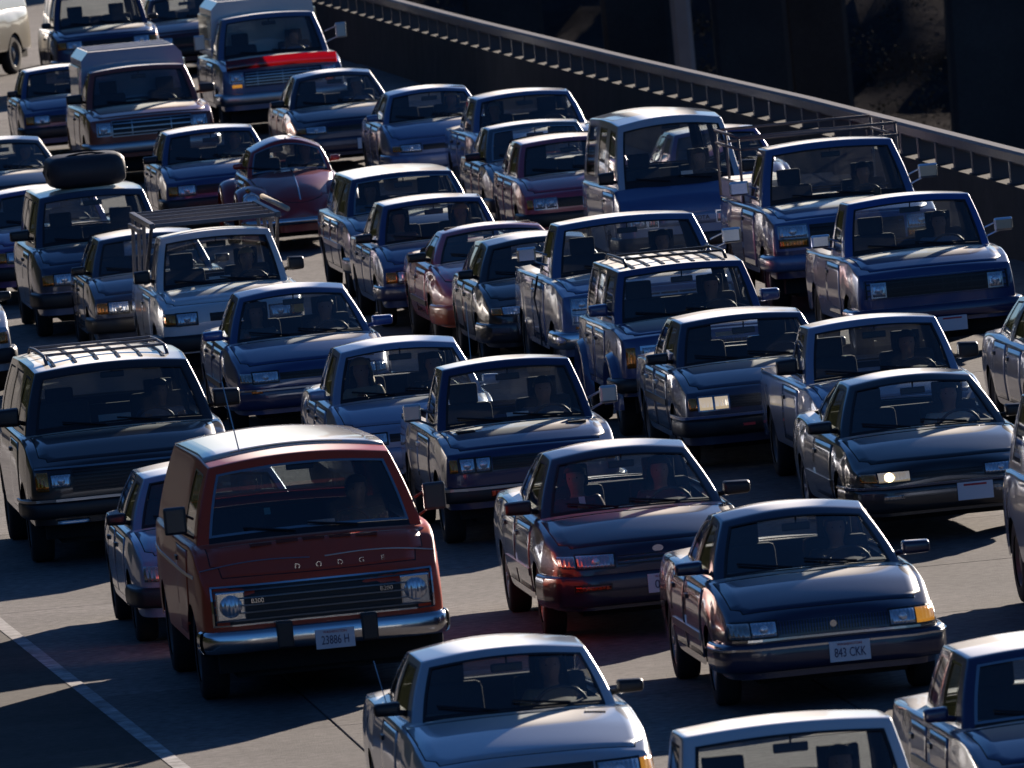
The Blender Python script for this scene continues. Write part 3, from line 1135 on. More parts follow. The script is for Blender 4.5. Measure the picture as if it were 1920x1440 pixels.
        if strip:
            sm, sz, sh = strip
            sec2 = [(proj - .01, sz - zc - sh), (proj + .012, sz - zc - sh), (proj + .012, sz - zc + sh), (proj - .01, sz - zc + sh)]
            q = Geo().sweep(path, sec2)
            mesh_obj('bumper_strip', q.v, q.f, sm, o, False)
        if rear:
            L = P['L']
            g = Geo()
            g.rbox(-W2 * .86, W2 * .86, L - .12, L + .05, z0, z1, .03)
            self.geo('rear_bumper', g, mat)
        return o
    def grille(self, hwid, z0, z1, mat=None, n=0, slat=None, frame=None, nv=0, off=.005, slath=.008, slatoff=.014):
        o = self.fpatch('grille', -hwid, hwid, z0, z1, mat or DARKGRILLE, off, .03, 12, 3, smooth=False)
        for i in range(n):
            z = lerp(z0, z1, (i + .5) / n) if n > 1 else (z0 + z1) / 2
            g = self.patch(self.front_fn(-hwid * .99, hwid * .99, z - slath, z + slath), 12, 1, slatoff, .005)
            mesh_obj('slat', g.v, g.f, slat or BLACKTRIM, o, False)
        for i in range(nv):
            x = lerp(-hwid, hwid, (i + .5) / nv)
            g = self.patch(self.front_fn(x - .006, x + .006, z0, z1), 1, 3, slatoff * .8, .005)
            mesh_obj('slat', g.v, g.f, slat or BLACKTRIM, o, False)
        if frame:
            b = .014
            for a in ((-hwid - b, hwid + b, z1, z1 + b), (-hwid - b, hwid + b, z0 - b, z0), (-hwid - b, -hwid, z0, z1), (hwid, hwid + b, z0, z1)):
                g = self.patch(self.front_fn(*a), 12 if a[1] - a[0] > .3 else 1, 1 if a[3] - a[2] < .05 else 3, .018, .01)
                mesh_obj('grille_frame', g.v, g.f, frame, o, False)
        return o
    def lamp(self, x0, x1, z0, z1, mat=None, bezel=None, name='headlight', both=True, off=.016, one=None, bz=.014, zs0=None, zs1=None):
        sides = (1, -1) if both else (one,)
        for s in sides:
            a, b = (x0, x1) if s > 0 else (-x0, -x1)
            mt = mat or LENS
            if isinstance(mt, dict): mt = mt[s]
            o = self.fpatch(name, a, b, z0, z1, mt, off, .03, 5, 4, zs0=zs0, zs1=zs1)
            if name == 'headlight' and mt in (LENS, LENSRED):
                rr = min(abs(b - a), z1 - z0) * .33
                xm, zm = (a + b) / 2, (z0 + z1) / 2
                yy = self.fpt(xm, zm).y - off
                q = Geo().lathe([(rr, yy + .002), (rr * .96, yy - .006), (rr * .6, yy - .013), (.001, yy - .016)], 14, 'Y', (xm, 0, zm))
                mesh_obj('bulb_cover', q.v, q.f, BULBGLASS, o, True)
            if bezel:
                d = bz if s > 0 else -bz
                k = dict(zs0=None if zs0 is None else zs0 - bz, zs1=None if zs1 is None else zs1 + bz)
                g = self.patch(self.front_fn(a - d, b + d, z0 - bz, z1 + bz, **k), 5, 4, off - .006, .03)
                mesh_obj('bezel', g.v, g.f, bezel, o, False)
    def round_lamp(self, x, z, r, mat=None, bezel=None, square=False):
        for s in (1, -1):
            p = self.fpt(s * x, z)
            y = p.y
            g = Geo().lathe([(r, y + .03), (r, y - .02), (r * .93, y - .032), (r * .55, y - .045), (.001, y - .05)], 20, 'Y', (s * x, 0, z))
            o = self.geo('headlight', g, mat or LENS, True)
            if bezel:
                g = Geo()
                if square:
                    q = r * 1.28
                    g.rbox(s * x - q, s * x + q, y - .016, y + .06, z - q, z + q, .012)
                else:
                    g.lathe([(r * 1.22, y + .05), (r * 1.22, y - .02), (r * 1.12, y - .034), (r, y - .02)], 20, 'Y', (s * x, 0, z))
                mesh_obj('bezel', g.v, g.f, bezel, o, False)
    def plate(self, x, z, text, y=None, top='WASHINGTON'):
        yy = (self.fpt(x, z).y if y is None else y) - .02
        yy = min(yy, self.bump_y - .022) if hasattr(self, 'bump_y') else yy
        g = Geo().rbox(x - .155, x + .155, yy, yy + .012, z - .077, z + .077, .004)
        o = self.geo('license_plate', g, PLATE)
        if text is None:      # too far or too blurred to read: a worn plate with a faint coloured band
            q = Geo().box(x - .10, x + .10, yy - .002, yy + .002, z + .045, z + .062)
            mesh_obj('plate_band', q.v, q.f, PLATERED, o, False)
            return o
        t = text_obj('plate_number', text, .098, PLATEINK, o, (x, yy - .003, z - .012), wid=.275)
        if top: text_obj('plate_heading', top, .026, PLATERED, o, (x, yy - .003, z + .054), wid=.17)
        return o
    def mirrors_flag(self, mat=BLACKTRIM, y=None, z=None, size=(.17, .09, .115), out=.01):
        P = self.P
        y = P['yc'] + .38 if y is None else y
        z = P['zc'] + .05 if z is None else z
        for s in (1, -1):
            xb = P['wbm'] - .015
            w, d, h = size
            bm = bmesh.new()
            vv, ff = box_geo(0, w, -d / 2, d / 2, -h / 2, h / 2)
            vs = [bm.verts.new(p) for p in vv]
            for q in ff: bm.faces.new([vs[i] for i in q])
            for q in bm.verts:
                if q.co.y < 0: q.co.z *= .78; q.co.x = q.co.x * .92 + .01
                if q.co.x > w * .5: q.co.z *= .88
            bmesh.ops.bevel(bm, geom=bm.edges[:], offset=.028, segments=3, affect='EDGES', profile=.6)
            bm.verts.index_update()
            V = [(s * (p.co.x + xb + out), p.co.y + y, p.co.z + z) for p in bm.verts]
            Fc = [tuple(p.index for p in q.verts) for q in bm.faces]
            bm.free()
            g = Geo().add(V, Fc)
            g.tube([(s * (xb - .03), y + .04, z - h * .35), (s * (xb + out + .05), y + .01, z - h * .2)], .022, 8)
            o = self.geo('side_mirror', g, mat, True)
            fix_normals(o.data)
            q = Geo().rbox(min(s * (xb + out + .02), s * (xb + out + w - .02)), max(s * (xb + out + .02), s * (xb + out + w - .02)), y + d / 2 - .003, y + d / 2 + .004, z - h * .36, z + h * .36, .002)
            mesh_obj('mirror_glass', q.v, q.f, MIRRORGLASS, o, False)
    def mirrors_truck(self, mat=CHROME, w=.17, h=.24, y=None, z=None, out=.10):
        P = self.P
        y = P['yc'] + .42 if y is None else y
        z = P['zc'] + .16 if z is None else z
        for s in (1, -1):
            xb = P['wbm'] + .02
            x0 = xb + out
            g = Geo()
            xa, xz = sorted((s * x0, s * (x0 + w)))
            g.rbox(xa, xz, y - .03, y + .02, z - h / 2, z + h / 2, .022)
            for k in (-.35, .35):
                g.tube([(s * (xb - .06), y + .06, z + k * h - .08), (s * (x0 + w * .4), y, z + k * h)], .011, 6)
            o = self.geo('side_mirror', g, mat, False)
            q = Geo().rbox(xa + .012, xz - .012, y + .018, y + .024, z - h * .44, z + h * .44, .002)
            mesh_obj('mirror_glass', q.v, q.f, MIRRORGLASS, o, False)
    def wiper_pair(self):
        P = self.P
        for x0, x1 in ((-.12, -.52), (.38, -.02)):
            pts = []
            for t in np.linspace(0, 1, 7):
                x = lerp(x0, x1, t)
                z = P['zc'] + .015 + .05 * t
                p = self.cast((x, -2, z), (0, 1, 0), self.cbvh)
                if p is None: continue
                pts.append((p.x, p.y - .02, p.z))
            if len(pts) > 2:
                self.geo('wiper', Geo().tube(pts, .009, 5), BLACKTRIM)
    def vent_slits(self, xc, y, n=8, pitch=.018, ln=.07):
        g = Geo()
        for i in range(n):
            x = xc + (i - n / 2) * pitch
            p = self.tpt(x, y)
            g.box(x - .005, x + .005, y - ln / 2, y + ln / 2, p.z - .01, p.z + .0085)
        self.geo('hood_vent', g, SEAM)
    def roof_rack(self, x=.52, y0=None, y1=None, bars=3, mat=BLACKTRIM, h=.07, ribs=0):
        P = self.P
        y0 = P['yat'] + .35 if y0 is None else y0
        y1 = P['yct'] - .1 if y1 is None else y1
        e = bpy.data.objects.new('roof_rack', None); COL.objects.link(e); e.parent = self.root; e.location = self.off
        for s in (1, -1):
            pts = []
            for t in np.linspace(0, 1, 11):
                y = lerp(y0, y1, t)
                p = self.tpt(s * x, y, self.cbvh)
                pts.append((s * x, y, p.z + (h if .04 < t < .96 else .0)))
            g = Geo().tube(pts, .016, 8)
            mesh_obj('rack_rail', g.v, g.f, mat, e, True)
        for i in range(bars):
            y = lerp(y0, y1, (i + .35) / (bars))
            p = self.tpt(x, y, self.cbvh); q = self.tpt(0, y, self.cbvh)
            zz = max(p.z + h, q.z + .03)
            g = Geo().rbox(-x, x, y - .02, y + .02, zz - .012, zz + .012, .006)
            mesh_obj('rack_bar', g.v, g.f, mat, e, False)
        for i in range(ribs):
            xx = lerp(-x * .9, x * .9, i / (ribs - 1))
            fn = lambda u, v: (self.tpt(xx + (u - .5) * .025, lerp(y0 - .25, y1, v), self.cbvh), Vector((0, 0, 1)))
            g = self.patch(fn, 1, 12, .008, .01)
            mesh_obj('roof_rib', g.v, g.f, BLACKTRIM, e, False)
    def roof_patch(self, name, x0, x1, y0, y1, mat, off=.005, nu=12, nv=14):
        fn = lambda u, v: (self.tpt(lerp(x0, x1, u), lerp(y0, y1, v), self.cbvh), Vector((0, 0, 1)))
        return self.geo(name, self.patch(fn, nu, nv, off, .02), mat, True)
    def roof_seams(self, xs, y0, y1, mat=SEAM, w=.006):
        for x in xs:
            fn = lambda u, v: (self.tpt(x + (u - .5) * w * 2, lerp(y0, y1, v), self.cbvh), Vector((0, 0, 1)))
            self.geo('roof_seam', self.patch(fn, 1, 12, .007, .01), mat, False)
    def antenna(self, x, y, h=.8, lean=.12):
        p = self.tpt(x, y)
        self.geo('antenna', Geo().tube([(x, y, p.z - .02), (x + lean * .1, y + lean, p.z + h)], [.006, .004], 5), DULLCHROME)
    def emblem(self, x, z, rx, rz, mat, off=.02):
        y = self.fpt(x, z).y
        V = []; n = 16
        for k in range(n):
            t = 2 * math.pi * k / n
            V.append((x + rx * math.cos(t), y - off, z + rz * math.sin(t)))
        V += [(a, y + .01, c) for a, b, c in V]
        Fc = [tuple(range(n))] + [(k, (k + 1) % n, n + (k + 1) % n, n + k) for k in range(n)]
        return self.part('emblem', V, Fc, mat, False)
    def place(self, q, l, yaw=0.0):
        """q, l: lane offset and distance of the windshield base in the road frame"""
        P = self.P
        a = PHI + R(yaw)
        base = Vector((q * math.cos(PHI) - l * math.sin(PHI), q * math.sin(PHI) + l * math.cos(PHI), 0))
        d = Matrix.Rotation(a, 3, 'Z') @ Vector((0, P['yc'] - P['L'] / 2, 0))
        self.root.location = base - d
        self.root.rotation_euler = (0, 0, a)
        return self

PHI = math.atan(0.1)
WHEELS = {}
SEATMESH = {}

def text_obj(name, text, size, mat, parent, loc, wid=None, rotx=90, extrude=.002):
    cu = bpy.data.curves.new(name, 'FONT')
    cu.body = text
    cu.size = size
    cu.align_x = 'CENTER'; cu.align_y = 'CENTER'
    cu.extrude = extrude
    cu.resolution_u = 3
    cu.materials.append(mat)
    t = bpy.data.objects.new(name, cu)
    TMP.collection.objects.link(t)
    TMP.view_layers[0].update(); dg = TMP.view_layers[0].depsgraph
    me = bpy.data.meshes.new_from_object(t.evaluated_get(dg), depsgraph=dg)
    me.name = name
    TMP.collection.objects.unlink(t); bpy.data.objects.remove(t)
    if not me.materials: me.materials.append(mat)
    o = link(name, me, parent)
    o.location = loc
    o.rotation_euler = (R(rotx), 0, 0)
    if wid:
        n = max(len(text), 1)
        est = size * .62 * n
        o.scale = (wid / est, 1, 1)
    return o

def make_wheel(r, tw, s, kind):
    out = []
    g = Geo().lathe([(r * .62, -tw * .48), (r * .80, -tw * .5), (r * .95, -tw * .47), (r, -tw * .33), (r, tw * .33), (r * .95, tw * .47), (r * .80, tw * .5), (r * .62, tw * .48)], 28)
    g.v = [(x - s * tw / 2, y, z) for x, y, z in g.v]
    me = bpy.data.meshes.new('tyre'); me.from_pydata(g.v, [], g.f); me.materials.append(TYRE)
    me.polygons.foreach_set('use_smooth', [True] * len(me.polygons)); out.append(('tyre', me))
    R_ = r * .64
    o = -s * .012
    pr = [(R_, -s * tw * .9), (R_, o), (R_ * .93, o - s * .004), (R_ * .86, o - s * .03), (R_ * .55, o - s * .045), (R_ * .40, o - s * .02), (R_ * .22, o - s * .012), (.001, o - s * .010)]
    if kind == 'cap':
        pr = [(R_, -s * tw * .9), (R_, o), (R_ * .92, o + s * .004), (R_ * .75, o - s * .012), (R_ * .4, o - s * .002), (.001, o + s * .004)]
    g = Geo().lathe(pr, 24)
    if kind == 'spoke':
        for k in range(5):
            t = 2 * math.pi * k / 5
            c, sn = math.cos(t), math.sin(t)
            a = [(o - s * .012, -.03), (o - s * .012, .03)]
            V = []
            for rr in (R_ * .2, R_ * .9):
                for hx in (o - s * .05, o - s * .004):
                    for w in (-.028, .028):
                        V.append((hx, rr * c - w * sn, rr * sn + w * c))
            g.add(V, [(0, 1, 3, 2), (4, 6, 7, 5), (0, 4, 5, 1), (2, 3, 7, 6), (0, 2, 6, 4), (1, 5, 7, 3)])
    me = bpy.data.meshes.new('rim'); me.from_pydata(g.v, [], g.f)
    me.materials.append({'cap': DULLCHROME, 'steel': pmat('steel_wheel', (.10, .10, .105), .45, .5), 'spoke': RIM}[kind])
    me.polygons.foreach_set('use_smooth', [True] * len(me.polygons)); fix_normals(me); out.append(('rim', me))
    return out

def soft(boxes, level=2):
    """boxes (list of 8-corner cages) rounded by subdivision into one mesh"""
    V = []; Fc = []; o = 0
    for b in boxes:
        (x0, x1, y0, y1, z0, z1), lean = b[:6], (b[6] if len(b) > 6 else 0.0)
        g = Geo()
        nx, ny, nz = 3, 3, 3
        xs = [x0, x0 + .12 * (x1 - x0), x1 - .12 * (x1 - x0), x1]
        ys = [y0, y0 + .25 * (y1 - y0), y1 - .25 * (y1 - y0), y1]
        zs = [z0, z0 + .12 * (z1 - z0), z1 - .12 * (z1 - z0), z1]
        ids = {}
        for i in range(4):
            for j in range(4):
                for k in range(4):
                    if i in (0, 3) or j in (0, 3) or k in (0, 3):
                        ids[i, j, k] = len(g.v)
                        g.v.append((xs[i], ys[j] + lean * (zs[k] - z0), zs[k]))
        for a in range(3):
            for b_ in range(3):
                for e in (0, 3):
                    g.f.append((ids[e, a, b_], ids[e, a + 1, b_], ids[e, a + 1, b_ + 1], ids[e, a, b_ + 1]))
                    g.f.append((ids[a, e, b_], ids[a + 1, e, b_], ids[a + 1, e, b_ + 1], ids[a, e, b_ + 1]))
                    g.f.append((ids[a, b_, e], ids[a + 1, b_, e], ids[a + 1, b_ + 1, e], ids[a, b_ + 1, e]))
        V += g.v; Fc += [tuple(i + o for i in f) for f in g.f]; o = len(V)
    v, f, _ = subdivide(V, Fc, [0] * len(Fc), 1)
    return v, f

def mesh_of(name, v, f, mat):
    me = bpy.data.meshes.new(name)
    me.from_pydata([tuple(p) for p in v], [], f)
    me.materials.append(mat)
    me.polygons.foreach_set('use_smooth', [True] * len(me.polygons))
    return me

def build_seats():
    v, f = soft([(-.25, .25, -.50, .02, .08, .26), (-.25, .25, -.05, .10, .20, .86, .22)])
    SEATMESH['bucket'] = mesh_of('seat', v, f, SEATFAB)
    v, f = soft([(-.27, .27, -.50, .02, .08, .26), (-.27, .27, -.05, .10, .20, .92, .20)])
    SEATMESH['grey'] = mesh_of('seat', v, f, SEATGREY)
    v, f = soft([(-.13, .13, .10, .20, .86, 1.04)])
    SEATMESH['headrest'] = mesh_of('headrest', v, f, SEATFAB)
    v, f = soft([(-.64, .64, -.45, .05, .04, .24), (-.64, .64, 0, .14, .18, .78, .25)])
    SEATMESH['bench'] = mesh_of('rear_seat', v, f, SEATFAB)
    g = Geo()
    pts = [(.185 * math.cos(t), 0, .185 * math.sin(t)) for t in np.linspace(0, 2 * math.pi, 21)]
    g.tube(pts, .014, 6)
    g.tube([(-.18, 0, 0), (.18, 0, 0)], .015, 6); g.tube([(0, 0, 0), (0, 0, -.18)], .015, 6)
    g.lathe([(.001, -.03), (.06, -.02), (.065, .01)], 14, 'Y')
    SEATMESH['wheel'] = mesh_of('steering_wheel', g.v, g.f, BLACKTRIM)
# ------------------------------------------------------------------ people
PEOPLE = {}
def build_person_mesh(kind):
    """seated driver: hip joint at the origin, facing -Y; one skinned surface"""
    wide = 1.0 if kind == 'broad' else .9
    vs = [((0, 0, 0), (.17, .12)), ((0, .03, .17), (.145 * wide, .11)), ((0, .065, .37), (.18 * wide, .12)), ((0, .088, .525), (.075, .065)),
          ((0, .078, .585), (.054, .058)), ((0, .050, .655), (.076, .095)), ((0, .056, .745), (.088, .108)), ((0, .062, .815), (.055, .065))]
    ed = [(0, 1), (1, 2), (2, 3), (3, 4), (4, 5), (5, 6), (6, 7)]
    def chain(start, pts):
        a = start
        for co, r in pts:
            vs.append((co, (r, r) if not isinstance(r, tuple) else r)); ed.append((a, len(vs) - 1)); a = len(vs) - 1
        return a
    for s in (1, -1):
        h = chain(2, [((s * .19 * wide, .075, .487), .078), ((s * .25, -.06, .25), .046), ((s * .21, -.24, .30), .037), ((s * .175, -.36, .385), .027), ((s * .165, -.405, .415), (.034, .022))])
        for k, (dx, ln) in enumerate(((-.028, .050), (-.010, .058), (.009, .055), (.027, .042))):
            chain(h, [((s * (.160 + dx * .9), -.445, .435 + .006 * k), .0095), ((s * (.155 + dx), -.452, .405), .0085), ((s * (.158 + dx), -.425, .395), .008)])
        chain(h, [((s * .135, -.41, .425), .011), ((s * .125, -.435, .435), .009)])
        chain(0, [((s * .10, -.04, -.02), .095), ((s * .15, -.42, .07), .066), ((s * .14, -.60, -.28), .046), ((s * .14, -.64, -.36), .04), ((s * .14, -.75, -.37), .035)])
    me = bpy.data.meshes.new('person')
    me.from_pydata([v[0] for v in vs], ed, [])
    me.update()
    o = bpy.data.objects.new('tmpperson', me)
    TMP.collection.objects.link(o)
    sk = o.modifiers.new('s', 'SKIN')
    sk.use_smooth_shade = True
    if not me.skin_vertices: me.attributes  # layer comes with the modifier
    for i, d in enumerate(me.skin_vertices[0].data):
        d.radius = vs[i][1]
        d.use_root = (i == 0)
    sb = o.modifiers.new('u', 'SUBSURF'); sb.levels = 2; sb.render_levels = 2
    TMP.view_layers[0].update(); dg = TMP.view_layers[0].depsgraph
    out = bpy.data.meshes.new_from_object(o.evaluated_get(dg), depsgraph=dg)
    TMP.collection.objects.unlink(o); bpy.data.objects.remove(o)
    for v in out.vertices:
        x, y, z = v.co
        if z > .58:
            # nose, brow, eye sockets, chin, ears
            if y < .06:
                n = math.exp(-(x / .016) ** 2 - ((z - .672) / .022) ** 2)
                e = math.exp(-((abs(x) - .032) / .016) ** 2 - ((z - .70) / .014) ** 2)
                c = math.exp(-(x / .03) ** 2 - ((z - .605) / .02) ** 2)
                v.co.y += -.026 * n + .010 * e - .012 * c
            ear = math.exp(-((y - .075) / .02) ** 2 - ((z - .685) / .028) ** 2)
            v.co.x += math.copysign(.012 * ear, x)
    out.materials.clear()
    for _ in range(3): out.materials.append(None)
    for p in out.polygons:
        c = p.center
        m = 1
        if c.z > .535: m = 0
        elif c.y < -.12 and c.z > .2 and abs(c.x) > .1: m = 0
        elif c.z < .03 or (c.y < -.15 and c.z < .16): m = 2
        p.material_index = m
        p.use_smooth = True
    bpy.data.meshes.remove(me)
    return out

def build_people():
    for k in ('broad', 'slim'):
        me = build_person_mesh(k)
        PEOPLE[k] = me
        for style in ('short', 'long'):
            bm = bmesh.new(); bm.from_mesh(me); bm.normal_update()
            keep = []
            for f in bm.faces:
                c = f.calc_center_median()
                if c.z > .60 and (c.z > .735 or (c.y > .075 and c.z > .64) or (c.z > .715 and c.y > .02 and abs(c.x) > .05)):
                    keep.append(f)
            V = []; used = {}; Fc = []
            for f in keep:
                t = []
                for v in f.verts:
                    if v not in used:
                        used[v] = len(V)
                        w = .022 if style == 'short' else .034
                        V.append(tuple(v.co + v.normal * w))
                    t.append(used[v])
                Fc.append(tuple(t))
            bm.free()
            g = Geo().add(V, Fc)
            if style == 'long':
                n = 9
                vv = []; ff = []
                for j, z in enumerate((.74, .66, .58, .50, .44)):
                    for i in range(n):
                        a = lerp(-1.75, 1.75, i / (n - 1))
                        rr = .112 + .012 * j
                        vv.append((rr * math.sin(a), .065 + rr * .75 * math.cos(a), z))
                for j in range(4):
                    for i in range(n - 1):
                        ff.append((j * n + i, j * n + i + 1, (j + 1) * n + i + 1, (j + 1) * n + i))
                g.add(vv, ff)
            PEOPLE[style] = mesh_of('hair', g.v, g.f, None)
            PEOPLE[k + style] = PEOPLE[style]

SHIRTS = {}
def shirt(name, col):
    return pmat('shirt_' + name, col, .9, noise=.15)

def person(car, side, label, kind='broad', hair='short', haircol='dark', shirtmat=None, turn=0.0, lean=0.0):
    """someone sitting in a seat of a car; side +1 is the driver"""
    P = car.P
    me = PEOPLE[kind].copy(); me.name = 'person'
    o = bpy.data.objects.new('person', me)
    COL.objects.link(o)
    for i, m in enumerate((SKIN, shirtmat, PANTS)): me.materials[i] = m
    hm = PEOPLE[kind + hair].copy()
    hm.materials.clear(); hm.materials.append(HAIRS[haircol])
    h = link('hair', hm, o)
    for s in (1, -1):
        e = Geo().lathe([(.001, -.007), (.006, -.004), (.008, 0), (.006, .005), (.001, .007)], 8, 'Y', (s * .031, -.018, .702))
        mesh_obj('eye', e.v, e.f, EYE, o, True)
    sc = min(.96, (P['H'] - .085 - (.49 + car.dz)) / .86)
    loc = Vector((side * P.get('seatx', .36), car.seat_y - .10, .49 + car.dz)) + car.off
    m = car.root.matrix_basis @ Matrix.Translation(loc) @ Matrix.Rotation(R(-9 + lean), 4, 'X') @ Matrix.Rotation(R(turn), 4, 'Z') @ Matrix.Scale(sc, 4)
    o.matrix_world = m
    tag(o, label, 'person', 'people seated in the cars')
    return o
# ------------------------------------------------------------------ columns and brush beyond the parapet
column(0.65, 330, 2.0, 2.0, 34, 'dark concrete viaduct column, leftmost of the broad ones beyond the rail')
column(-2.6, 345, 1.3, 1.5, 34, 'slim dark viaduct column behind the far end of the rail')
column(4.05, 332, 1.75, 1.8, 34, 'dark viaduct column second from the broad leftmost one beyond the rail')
column(5.55, 352, .55, .8, 34, 'thin pale pier put in for a streak of light beside a dark viaduct column', mat=pmat('light_streak_pale', (.30, .29, .30), .8, noise=.25, nscale=1.5))  # added pier, its pale colour stands for a streak of light between columns
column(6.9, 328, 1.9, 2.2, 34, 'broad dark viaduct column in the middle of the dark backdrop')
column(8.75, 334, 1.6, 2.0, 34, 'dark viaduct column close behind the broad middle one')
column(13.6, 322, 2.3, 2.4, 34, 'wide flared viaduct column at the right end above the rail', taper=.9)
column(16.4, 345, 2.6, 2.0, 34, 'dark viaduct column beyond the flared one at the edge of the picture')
# rough hillside behind them
N1, N2 = 70, 26
hr = random.Random(11)
V = []; Fc = []
for j in range(N2 + 1):
    for i in range(N1 + 1):
        x = lerp(-30, 60, i / N1); y = lerp(395, 520, j / N2)
        z = -10.6 + 15 * (j / N2) ** 1.15 + hr.uniform(-.5, .5) + .9 * math.sin(x * .31 + j * .6)
        V.append((x, y, z if j else -11))
for j in range(N2):
    for i in range(N1):
        a = j * (N1 + 1) + i
        Fc.append((a, a + 1, a + N1 + 2, a + N1 + 1))
tag(mesh_obj('hillside', V, Fc, SOIL, None, True), kind='structure')
LEAF = pmat('brush_leaf', (.06, .055, .045), .9, spec=0.0, noise=.5, nscale=.6)
g = Geo()
for _ in range(260):
    x, y = hr.uniform(-12, 30), hr.uniform(345, 430)
    zb = -10.5 if y < 395 else -10.6 + 15 * ((y - 395) / 125) ** 1.15
    h = hr.uniform(.6, 2.4)
    for _k in range(90):
        c = Vector((x + hr.gauss(0, .55) * h * .6, y + hr.gauss(0, .5) * h * .6, zb + abs(hr.gauss(.5, .3)) * h))
        a = Vector((hr.uniform(-1, 1), hr.uniform(-1, 1), hr.uniform(-1, 1))).normalized() * .07
        b = Vector((hr.uniform(-1, 1), hr.uniform(-1, 1), hr.uniform(-1, 1))).normalized() * .05
        g.add([c - a, c + b, c + a, c - b], [(0, 1, 2, 3)])
tag(mesh_obj('undergrowth', g.v, g.f, LEAF, None, False), 'dry brush covering the low ground behind the columns', 'brush', kind='stuff')

# ------------------------------------------------------------------ the traffic
build_seats()
build_people()

C = dict(
    silver=paint('silver', (.50, .53, .57), .35), white=paint('white', (.66, .67, .68)), navy=paint('navy', (.006, .010, .045), .1),
    black=paint('black', (.008, .008, .010)), midnight=paint('midnight', (.010, .008, .032), .1), blue=paint('blue', (.024, .050, .165), .1),
    deepblue=paint('deep_blue', (.012, .022, .090), .1), steelblue=paint('steel_blue', (.10, .15, .29), .3), paleblue=paint('pale_blue', (.25, .31, .44), .3),
    greyblue=paint('grey_blue', (.11, .15, .26), .3), red=paint('van_red', (.62, .058, .018), rough=.4, coat=.22, spec=.3), maroon=paint('maroon', (.33, .022, .016)),
    rose=paint('rose', (.40, .05, .09), .1), brown=paint('brown', (.27, .05, .03), .1), purple=paint('purple', (.14, .07, .22), .2),
    charcoal=paint('charcoal', (.022, .016, .021), .2), slate=paint('slate', (.03, .045, .09), .2), brightblue=paint('bright_blue', (.03, .08, .30), .1),
    cream=paint('cream', (.42, .36, .25)), roofglare=paint('roof_glare', (.66, .57, .50)), darkred=paint('dark_red', (.07, .012, .018), .2), teal=paint('teal', (.05, .085, .11), .3),
    hoodred=paint('hood_red', (.50, .015, .012)), vanblue=paint('van_blue', (.065, .115, .27), .2))

def hwf(c, k): return c.P['W'] / 2 * c.P['nose'] * k
def front_plain(c, lamp=None, corner=AMBER, bump=BLACKTRIM, slats=4, strip=None, slat=None, bez=None, plate=None, frame=None, dz=0.0, cornername='turn_signal', bz=(.33, .50)):
    """two wide rectangular lamps, corner lamps, slatted grille"""
    z1 = c.P['zhf'] - .065 + dz; z0 = z1 - .125
    c.bumper(bz[0], bz[1], bump, strip=strip)
    c.grille(hwf(c, .47), z0 + .005, z1 - .005, n=slats, slat=slat, frame=frame)
    c.lamp(hwf(c, .50), hwf(c, .78), z0, z1, lamp, bez or BLACKTRIM)
    if corner: c.lamp(hwf(c, .80), hwf(c, .95), z0, z1, corner, None, cornername)
    if plate: c.plate(plate[0], plate[1], plate[2])
def front_quad(c, lamp=None, corner=AMBER, bump=BLACKTRIM, slats=5, strip=None, bez=DULLCHROME, plate=None, slat=None, bz=(.33, .50), frame=None, zoff=0.0):
    z1 = c.P['zhf'] - .065 + zoff; z0 = z1 - .115
    c.bumper(bz[0], bz[1], bump, strip=strip)
    c.grille(hwf(c, .46), z0, z1, n=slats, slat=slat, frame=frame)
    c.lamp(hwf(c, .49), hwf(c, .645), z0, z1, lamp, bez)
    c.lamp(hwf(c, .675), hwf(c, .83), z0, z1, lamp, bez)
    if corner: c.lamp(hwf(c, .86), hwf(c, .95), z0, z1, corner, None, 'turn_signal')
    if plate: c.plate(*plate)
def front_slim(c, lamp=None, corner=AMBER, bump=None, plate=None, h=.095, strip=None, turn=None, bz=(.30, .51)):
    z1 = c.P['zhf'] - .055; z0 = z1 - h
    c.bumper(bz[0], bz[1], bump or c.paint, proj=.045, strip=strip)
    c.grille(hwf(c, .40), z0 + .01, z1 - .01, n=2)
    c.lamp(hwf(c, .44), hwf(c, .80), z0, z1, lamp, BLACKTRIM, zs0=z0 + .01, zs1=z1 - .005)
    if corner: c.lamp(hwf(c, .815), hwf(c, .95), z0 + .01, z1 - .01, corner, None, 'turn_signal')
    if turn: c.lamp(hwf(c, .45), hwf(c, .72), turn[0], turn[1], turn[2], None, 'fog_lamp', off=.055)
    if plate: c.plate(*plate)
def dash_card(c, x, w=.16, h=.10, mat=None, up=.05):
    yb = c.P['yc'] + .30; z = c.P['zc'] + up
    V = [(x - w / 2, yb, z - h / 2), (x + w / 2, yb, z - h / 2), (x + w / 2, yb + .05, z + h / 2), (x - w / 2, yb + .05, z + h / 2)]
    V += [(a, b + .003, d) for a, b, d in V]
    c.part('dash_card', V, [(0, 1, 2, 3), (7, 6, 5, 4), (0, 4, 5, 1), (1, 5, 6, 2), (2, 6, 7, 3), (3, 7, 4, 0)], mat or PAPER, False)
def done(c, label, cat, mir='flag', wip=True, mirmat=BLACKTRIM, group='vehicles queued on the freeway', **k):
    tag(c.root, label, cat, group)
    if mir == 'flag': c.mirrors_flag(mirmat, **k)
    elif mir == 'truck': c.mirrors_truck(mirmat, **k)
    if wip: c.wiper_pair()
    return c

